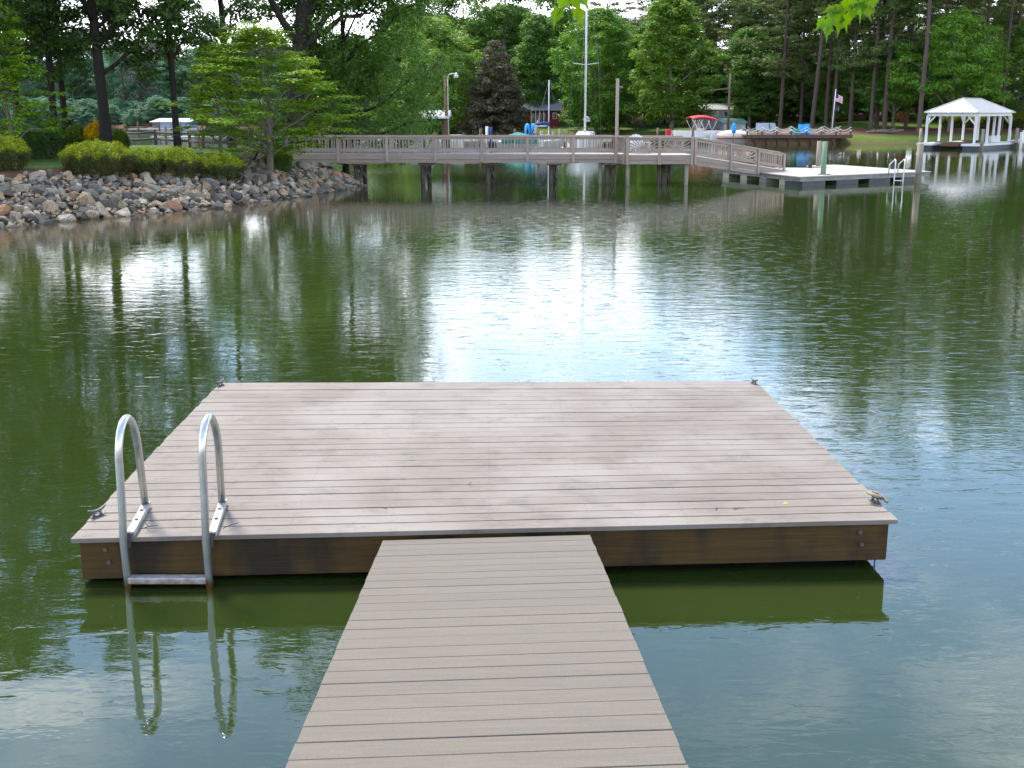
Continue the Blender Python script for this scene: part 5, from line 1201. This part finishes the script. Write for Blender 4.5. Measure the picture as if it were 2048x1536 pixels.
# things on the deck
for px, w_, h_, mt, lab in ((1612,1.0,.85,'blue','bright blue covered chair stack on the rope railed deck'),(1604,1.2,.45,'teal','low teal cover beside the blue one on the rope railed deck')):
    x = X(px,Yr+2,1); e = empty('covered_furniture', (x,Yr+2.6,zd), lab, 'cover')
    lpart('drape', MB().hexa([(-w_/2,-.5,0),(w_/2,-.5,0),(w_/2,.4,0),(-w_/2,.4,0),(-w_*.4,-.35,h_),(w_*.3,-.4,h_*1.05),(w_*.35,.3,h_*.9),(-w_*.45,.3,h_)]), M[mt], e); lpart('hem', MB().box(-w_/2-.03,w_/2+.03,-.53,.43,-.01,.08), M[mt], e)
for i, px in enumerate((1520,1536,1553)):
    e = empty('lounge_chair', (X(px,Yr+2,1),Yr+2.2,zd), ('left','middle','right')[i]+' pale lounge chair of three behind the left half of the rope railing', 'chair', 'pale chairs on the rope railed deck', R(20*i-10))
    lpart('seat', MB().box(-.3,.3,-.35,.3,.36,.42), M['siding'], e); lpart('backrest', MB().hexa([(-.3,.25,.42),(.3,.25,.42),(.3,.31,.42),(-.3,.31,.42),(-.3,.5,.95),(.3,.5,.95),(.3,.56,.95),(-.3,.56,.95)]), M['siding'], e)
    for s in (-.27,.27):
        for y_ in (-.3,.25): lpart('leg', MB().box(s-.02,s+.02,y_-.02,y_+.02,0,.36), M['siding'], e)
# small parasol on deck
# flagpole
xf_ = X(1665,Yr,1); fp_ = empty('flagpole', (xf_,Yr+.3,zd), 'white flagpole at the rope railed deck with two limp flags', 'flagpole')
part('pole', MB().tube([(xf_,Yr+.3,zd),(xf_+.14,Yr+.3,Z(181,Yr))], [.05,.03], 8), M['white'], fp_); part('finial', MB().ball((xf_+.14,Yr+.3,Z(180,Yr)), .06), M['white'], fp_)
def flagmat(us):
    m = bpy.data.materials.new('flag_cloth'); m.use_nodes = True; t = m.node_tree; b = t.nodes['Principled BSDF']; b.inputs['Roughness'].default_value = .9
    g = N(t, 'ShaderNodeTexCoord'); s = N(t, 'ShaderNodeSeparateXYZ'); t.links.new(g.outputs['UV'], s.inputs[0])
    if us:
        st_ = math_(t, 'GREATER_THAN', math_(t, 'FRACT', math_(t, 'MULTIPLY', s.outputs[1], 6.5)), .5); c_ = mixc(t, st_, (.45,.03,.05), (.75,.75,.75))
        u_ = math_(t, 'MULTIPLY', math_(t, 'LESS_THAN', s.outputs[0], .4), math_(t, 'GREATER_THAN', s.outputs[1], .46)); c_ = mixc(t, u_, c_, (.02,.03,.15))
    else:
        n_ = N(t, 'ShaderNodeTexVoronoi'); n_.inputs['Scale'].default_value = 5; t.links.new(g.outputs['UV'], n_.inputs[0]); c_ = mixc(t, ramp(t, n_.outputs[0], [(.25,1.0),(.3,0.0)]), (.02,.02,.025), (.7,.7,.7))
    t.links.new(c_, b.inputs['Base Color']); return m
def flag(name, z1, z2, wid, mat, label):
    nu, nv = 10, 8; vs = []; uv = []
    for i in range(nu+1):
        for j in range(nv+1):
            u, v = i/nu, j/nv; vs.append((xf_+.10+wid*u*.55+.02*v, Yr+.26+.09*math.sin(u*11+v)*(.3+u), z2+(z1-z2)*v-(z1-z2)*.38*u*u)); uv.append((u, v))
    fs = [(i*(nv+1)+j,(i+1)*(nv+1)+j,(i+1)*(nv+1)+j+1,i*(nv+1)+j+1) for i in range(nu) for j in range(nv)]
    e = empty(name, (xf_+.1,Yr+.26,z2), label, 'flag'); me = MB().add(vs, fs, True).mesh('cloth', mat, e.location); ul = me.uv_layers.new(name='UVMap')
    for l in me.loops: ul.data[l.index].uv = uv[l.vertex_index]
    o = link('cloth', me, e); s_ = o.modifiers.new('s','SOLIDIFY'); s_.thickness = .01
flag('flag', Z(188,Yr), Z(203,Yr), 1.1, flagmat(True), 'limp flag with red and white stripes on the upper part of the flagpole')
flag('flag', Z(210,Yr), Z(221,Yr), .6, flagmat(False), 'limp black and white flag lower on the flagpole')

# ------------------------------------------------------------------ boat shelter with hip roof
al = R(42); Nx, Ny = 33.2, 83.0
uL = Vector((-math.cos(al), math.sin(al), 0)); uR = Vector((math.sin(al), math.cos(al), 0)); w_, l_ = 3.98, 7.5
Nc = Vector((Nx, Ny, 0)); ze, zr = 2.62, 3.62
gb = empty('boat_shelter', tuple(Nc+uL*w_/2+uR*l_/2), 'white open boat shelter with hipped metal roof on white posts at right', 'boat shelter')
def gp(a, b, z=0): p_ = Nc+uL*a+uR*b; return Vector((p_.x, p_.y, z))
c1, c2, c3, c4 = gp(0,0,ze), gp(w_,0,ze), gp(w_,l_,ze), gp(0,l_,ze); r1, r2 = gp(w_/2,w_/2*.98,zr), gp(w_/2,l_-w_/2*.98,zr)
dn = Vector((0,0,-.05))
for A_ in ((c2,c1,r1),(c1,c4,r2,r1),(c4,c3,r2),(c3,c2,r1,r2)):
    n_ = len(A_); vs = list(A_)+[p_+dn for p_ in A_]
    part('roof', MB().add(vs, [tuple(reversed(range(n_))), tuple(range(n_,2*n_))]+[(i,(i+1) % n_,n_+(i+1) % n_,n_+i) for i in range(n_)]), M['metal_roof'], gb)
# standing seams
def seams(e0, e1, t0, t1, n_):
    mb = MB()
    for i in range(1, n_):
        u = i/n_; a = e0.lerp(e1, u); d_ = (e1-e0).normalized(); 
        # run up the slope until it meets the ridge or hip
        full = (t0-e0)-d_*((t0-e0).dot(d_)); s0 = (t0-e0).dot(d_)/(e1-e0).length; s1 = (t1-e0).dot(d_)/(e1-e0).length
        h = min(1, u/s0 if s0 > 0 else 1, (1-u)/(1-s1) if s1 < 1 else 1); b = a+full*h
        mb.bar(a+Vector((0,0,.012)), b+Vector((0,0,.012)), .02, .03)
    tag(part('roof_seam', mb, M['metal_roof'], gb), kind='stuff')
seams(c2, c1, r1, r1, 10); seams(c1, c4, r1, r2, 19)
for a, b in ((c1,r1),(c2,r1),(c4,r2),(c3,r2),(r1,r2)): part('ridge_cap', MB().bar(a+Vector((0,0,.02)), b+Vector((0,0,.02)), .10,.04), M['metal_roof'], gb)
ins = .22
cn = [gp(ins,ins), gp(w_-ins,ins), gp(w_-ins,l_-ins), gp(ins,l_-ins)]
for i in range(4):
    a, b = cn[i], cn[(i+1) % 4]; za = Vector((0,0,ze-.16)); part('fascia', MB().bar(a+za, b+za, .10,.22), M['white'], gb)
posts = [(ins,ins),(w_-ins,ins),(w_-ins,l_-ins),(ins,l_-ins)]+[(ins,ins+(l_-2*ins)*t) for t in (.34,.67)]+[(w_-ins,ins+(l_-2*ins)*t) for t in (.34,.67)]+[(w_*.36,l_-ins),(w_*.66,l_-ins)]
zdk = .42
for i, (a, b) in enumerate(posts):
    p_ = gp(a,b); part('post', MB().bar((p_.x,p_.y,zdk),(p_.x,p_.y,ze-.26), .15,.15, up=tuple(uR)), M['white'], gb)
    if i < 4:
        for d_ in (uL*(1 if a < w_/2 else -1), uR*(1 if b < l_/2 else -1)):
            part('brace', MB().bar(Vector((p_.x,p_.y,ze-.85))+d_*.05, Vector((p_.x,p_.y,ze-.28))+d_*.55, .09,.09), M['white'], gb)
for a0, a1, b0, b1 in ((-.25,.95,-.3,l_+.3),(w_-.95,w_+.25,-.3,l_+.3),(.97,w_-.97,l_-1.2,l_+.3)):
    ps = [gp(a0,b0),gp(a0,b1),gp(a1,b1),gp(a1,b0)]; ps = ps[::-1]
    slab('dock_deck', ps, zdk-.16, zdk, M['white'], gb); 
    slab('float', [gp(a0+.1,b0+.1),gp(a1-.1,b0+.1),gp(a1-.1,b1-.1),gp(a0+.1,b1-.1)][::-1], -.2, zdk-.162, M['float'], gb)
part('boat_lift', MB().bar(gp(w_/2,.2,.32), gp(w_/2,l_-1.6,.36), 1.3,.22), M['pole'], gb)
for t in (.05,.9): part('lift_beam', MB().bar(gp(.9,l_*t*.8,.5), gp(w_-.9,l_*t*.8,.5), .12,.10), M['tan'], gb)
tag(part('dock_box', MB().box(*(lambda p_: (p_.x-.35,p_.x+.35,p_.y-.3,p_.y+.3,zdk,zdk+.5))(gp(.4,l_*.62))), M['white'], None, .03), 'white storage box on the boat shelter deck between posts', 'box')
for a, b, lab in ((-.32,.3,'greenish pile at the near corner of the boat shelter'),(w_+.32,.5,'pile at the left corner of the boat shelter'),(-.32,l_*.98,'brown pile at the right corner of the boat shelter')):
    p_ = gp(a,b); e = empty('mooring_pile', (p_.x,p_.y,0), lab, 'pile', 'piles around the boat shelter'); part('timber', MB().tube([(p_.x,p_.y,-.5),(p_.x,p_.y,1.45)], .11, 9), M['pile'], e); part('ring', MB().tube([(p_.x,p_.y,zdk-.02),(p_.x,p_.y,zdk+.04)], .15, 9), M['galv'], e)
# walkway to shore
ww = empty('white_walkway', tuple(gp(0,l_,0)+Vector((3,1,0))), 'white edged walkway rising from the boat shelter to the right bank', 'walkway')
a = gp(-.3,l_*.9,zdk+.0); b = Vector((a.x+6.5, a.y+1.5, zdk+.55)); d_ = (b-a).normalized()
part('walk_deck', MB().bar(a, b, 1.2,.10), M['concrete'], ww)
for s in (-.62,.62): nn = Vector((d_.y,-d_.x,0))*s; part('curb', MB().bar(a+nn, b+nn, .05,.22), M['white'], ww)
for t in (.02,.20,.48,.54,.75,.98):
    for s in (-.66,.66):
        p_ = a.lerp(b,t)+Vector((d_.y,-d_.x,0))*s; part('post', MB().box(p_.x-.07,p_.x+.07,p_.y-.07,p_.y+.07,-.3,p_.z+.75), M['white'], ww)
# red garden chairs, log
for px, lab in ((1797,'left red garden chair on the far lawn'),(1808,'right red garden chair on the far lawn')):
    Y = 121; x = X(px,Y,2); e = empty('garden_chair', (x,Y,tz(x,Y)), lab, 'chair', 'red garden chairs'); 
    for i in range(4): lpart('back_slat', MB().hexa([(-.3+i*.16,.2,.25),(-.17+i*.16,.2,.25),(-.17+i*.16,.23,.25),(-.3+i*.16,.23,.25),(-.3+i*.16,.5,1.0),(-.17+i*.16,.5,1.0),(-.17+i*.16,.53,1.0),(-.3+i*.16,.53,1.0)]), M['red'], e)
    lpart('seat', MB().box(-.32,.32,-.4,.2,.30,.34), M['red'], e)
    for s in (-.34,.34): lpart('armrest', MB().box(s-.07,s+.07,-.4,.35,.55,.58), M['red'], e); lpart('leg', MB().box(s-.03,s+.03,-.38,-.3,0,.55), M['red'], e); lpart('leg', MB().box(s-.03,s+.03,.2,.28,0,.55), M['red'], e)
x = X(1768,103,.8); lg = empty('fallen_log', (x,103,tz(x,103)), 'grey driftwood log lying on the grass at the foot of three pines', 'log')
zl = lg.location.z; part('stem', MB().tube([(x-1.6,103,zl+.12),(x-.4,102.8,zl+.22),(x+.8,103,zl+.18),(x+1.8,103.3,zl+.32)], [.10,.16,.17,.08], 8), M['bark_grey'], lg); part('limb', MB().tube([(x+.2,102.9,zl+.2),(x+.9,102.6,zl+.55)], [.09,.03], 6), M['bark_grey'], lg); part('limb', MB().tube([(x-.6,102.9,zl+.2),(x-1.1,102.7,zl+.45)], [.07,.03], 6), M['bark_grey'], lg)

# ------------------------------------------------------------------ overhanging maple leaves at the top
def maple_leaf_mesh():
    pts = [(0,0),(.16,-.06),(.42,-.16),(.34,.06),(.62,.30),(.40,.36),(.34,.50),(.14,.56),(0,1.0)]
    out = pts+[(-x, y) for x, y in reversed(pts[1:-1])]
    vs = [(x*.52, y*.9-.02, -.16*abs(x)-.22*max(0,y-.3)**2) for x, y in out]; n_ = len(vs); vs.append((0,.32,.03))
    return MB().add(vs, [(i,(i+1) % n_, n_) for i in range(n_)], True, .5).mesh('leaf', M['l_maple'])
lm = maple_leaf_mesh()
def overhang(label, twig, leaves, Y, cat='branch', size=.075):
    a = P(*twig[0], Y); e = empty('maple_branch', tuple(a), label, cat, 'maple branch tips hanging in from above')
    part('twig', MB().tube([P(x, y, Y+.02*i) for i, (x, y) in enumerate(twig)], [.006]+[.003]*(len(twig)-1), 5), M['twig'], e)
    rr = random.Random(int(twig[0][0]))
    for (x, y, ang, s, tilt) in leaves:
        p_ = P(x, y, Y+rr.uniform(-.08,.08))-a
        o = link('leaf', lm, e, tuple(p_)); s_ = s*size; o.scale = (s_,s_,s_)
        # leaf tip direction in the picture plane: ang from straight down
        o.rotation_euler = (Matrix.Rotation(R(ang), 3, 'Y') @ Matrix.Rotation(R(-90+tilt), 3, 'X') @ Matrix.Rotation(R(rr.uniform(-25,25)), 3, 'Y')).to_euler()
overhang('longer maple sprig of pointed green leaves hanging in at top right', [(1790,-60),(1745,-10),(1712,12),(1680,28),(1660,36)],
  [(1662,36,10,1.0,10),(1650,40,40,1.0,15),(1656,50,5,1.05,0),(1676,30,-5,1.15,20),(1684,34,10,1.25,5),(1690,30,-15,1.15,25),(1672,22,60,1.0,55),(1685,14,50,1.0,60),(1708,16,10,1.05,10),(1722,6,-5,1.15,25),(1732,14,-25,1.0,10),(1700,-2,15,1.2,20),(1725,-12,0,1.2,15),(1742,-8,-15,1.2,10),(1697,6,35,1.1,30),(1712,-10,30,1.1,15),(1668,18,70,.9,40),(1738,0,-35,1.0,20)], 4.6)
overhang('short maple sprig with four drooping leaves hanging in at top centre', [(1150,-60),(1135,-25),(1128,-5)],
  [(1117,18,15,1.2,15),(1152,18,-25,1.25,25),(1132,-6,25,1.2,20),(1150,-8,-10,1.2,10),(1160,-12,-30,1.2,15),(1126,-14,0,1.2,20)], 4.6)
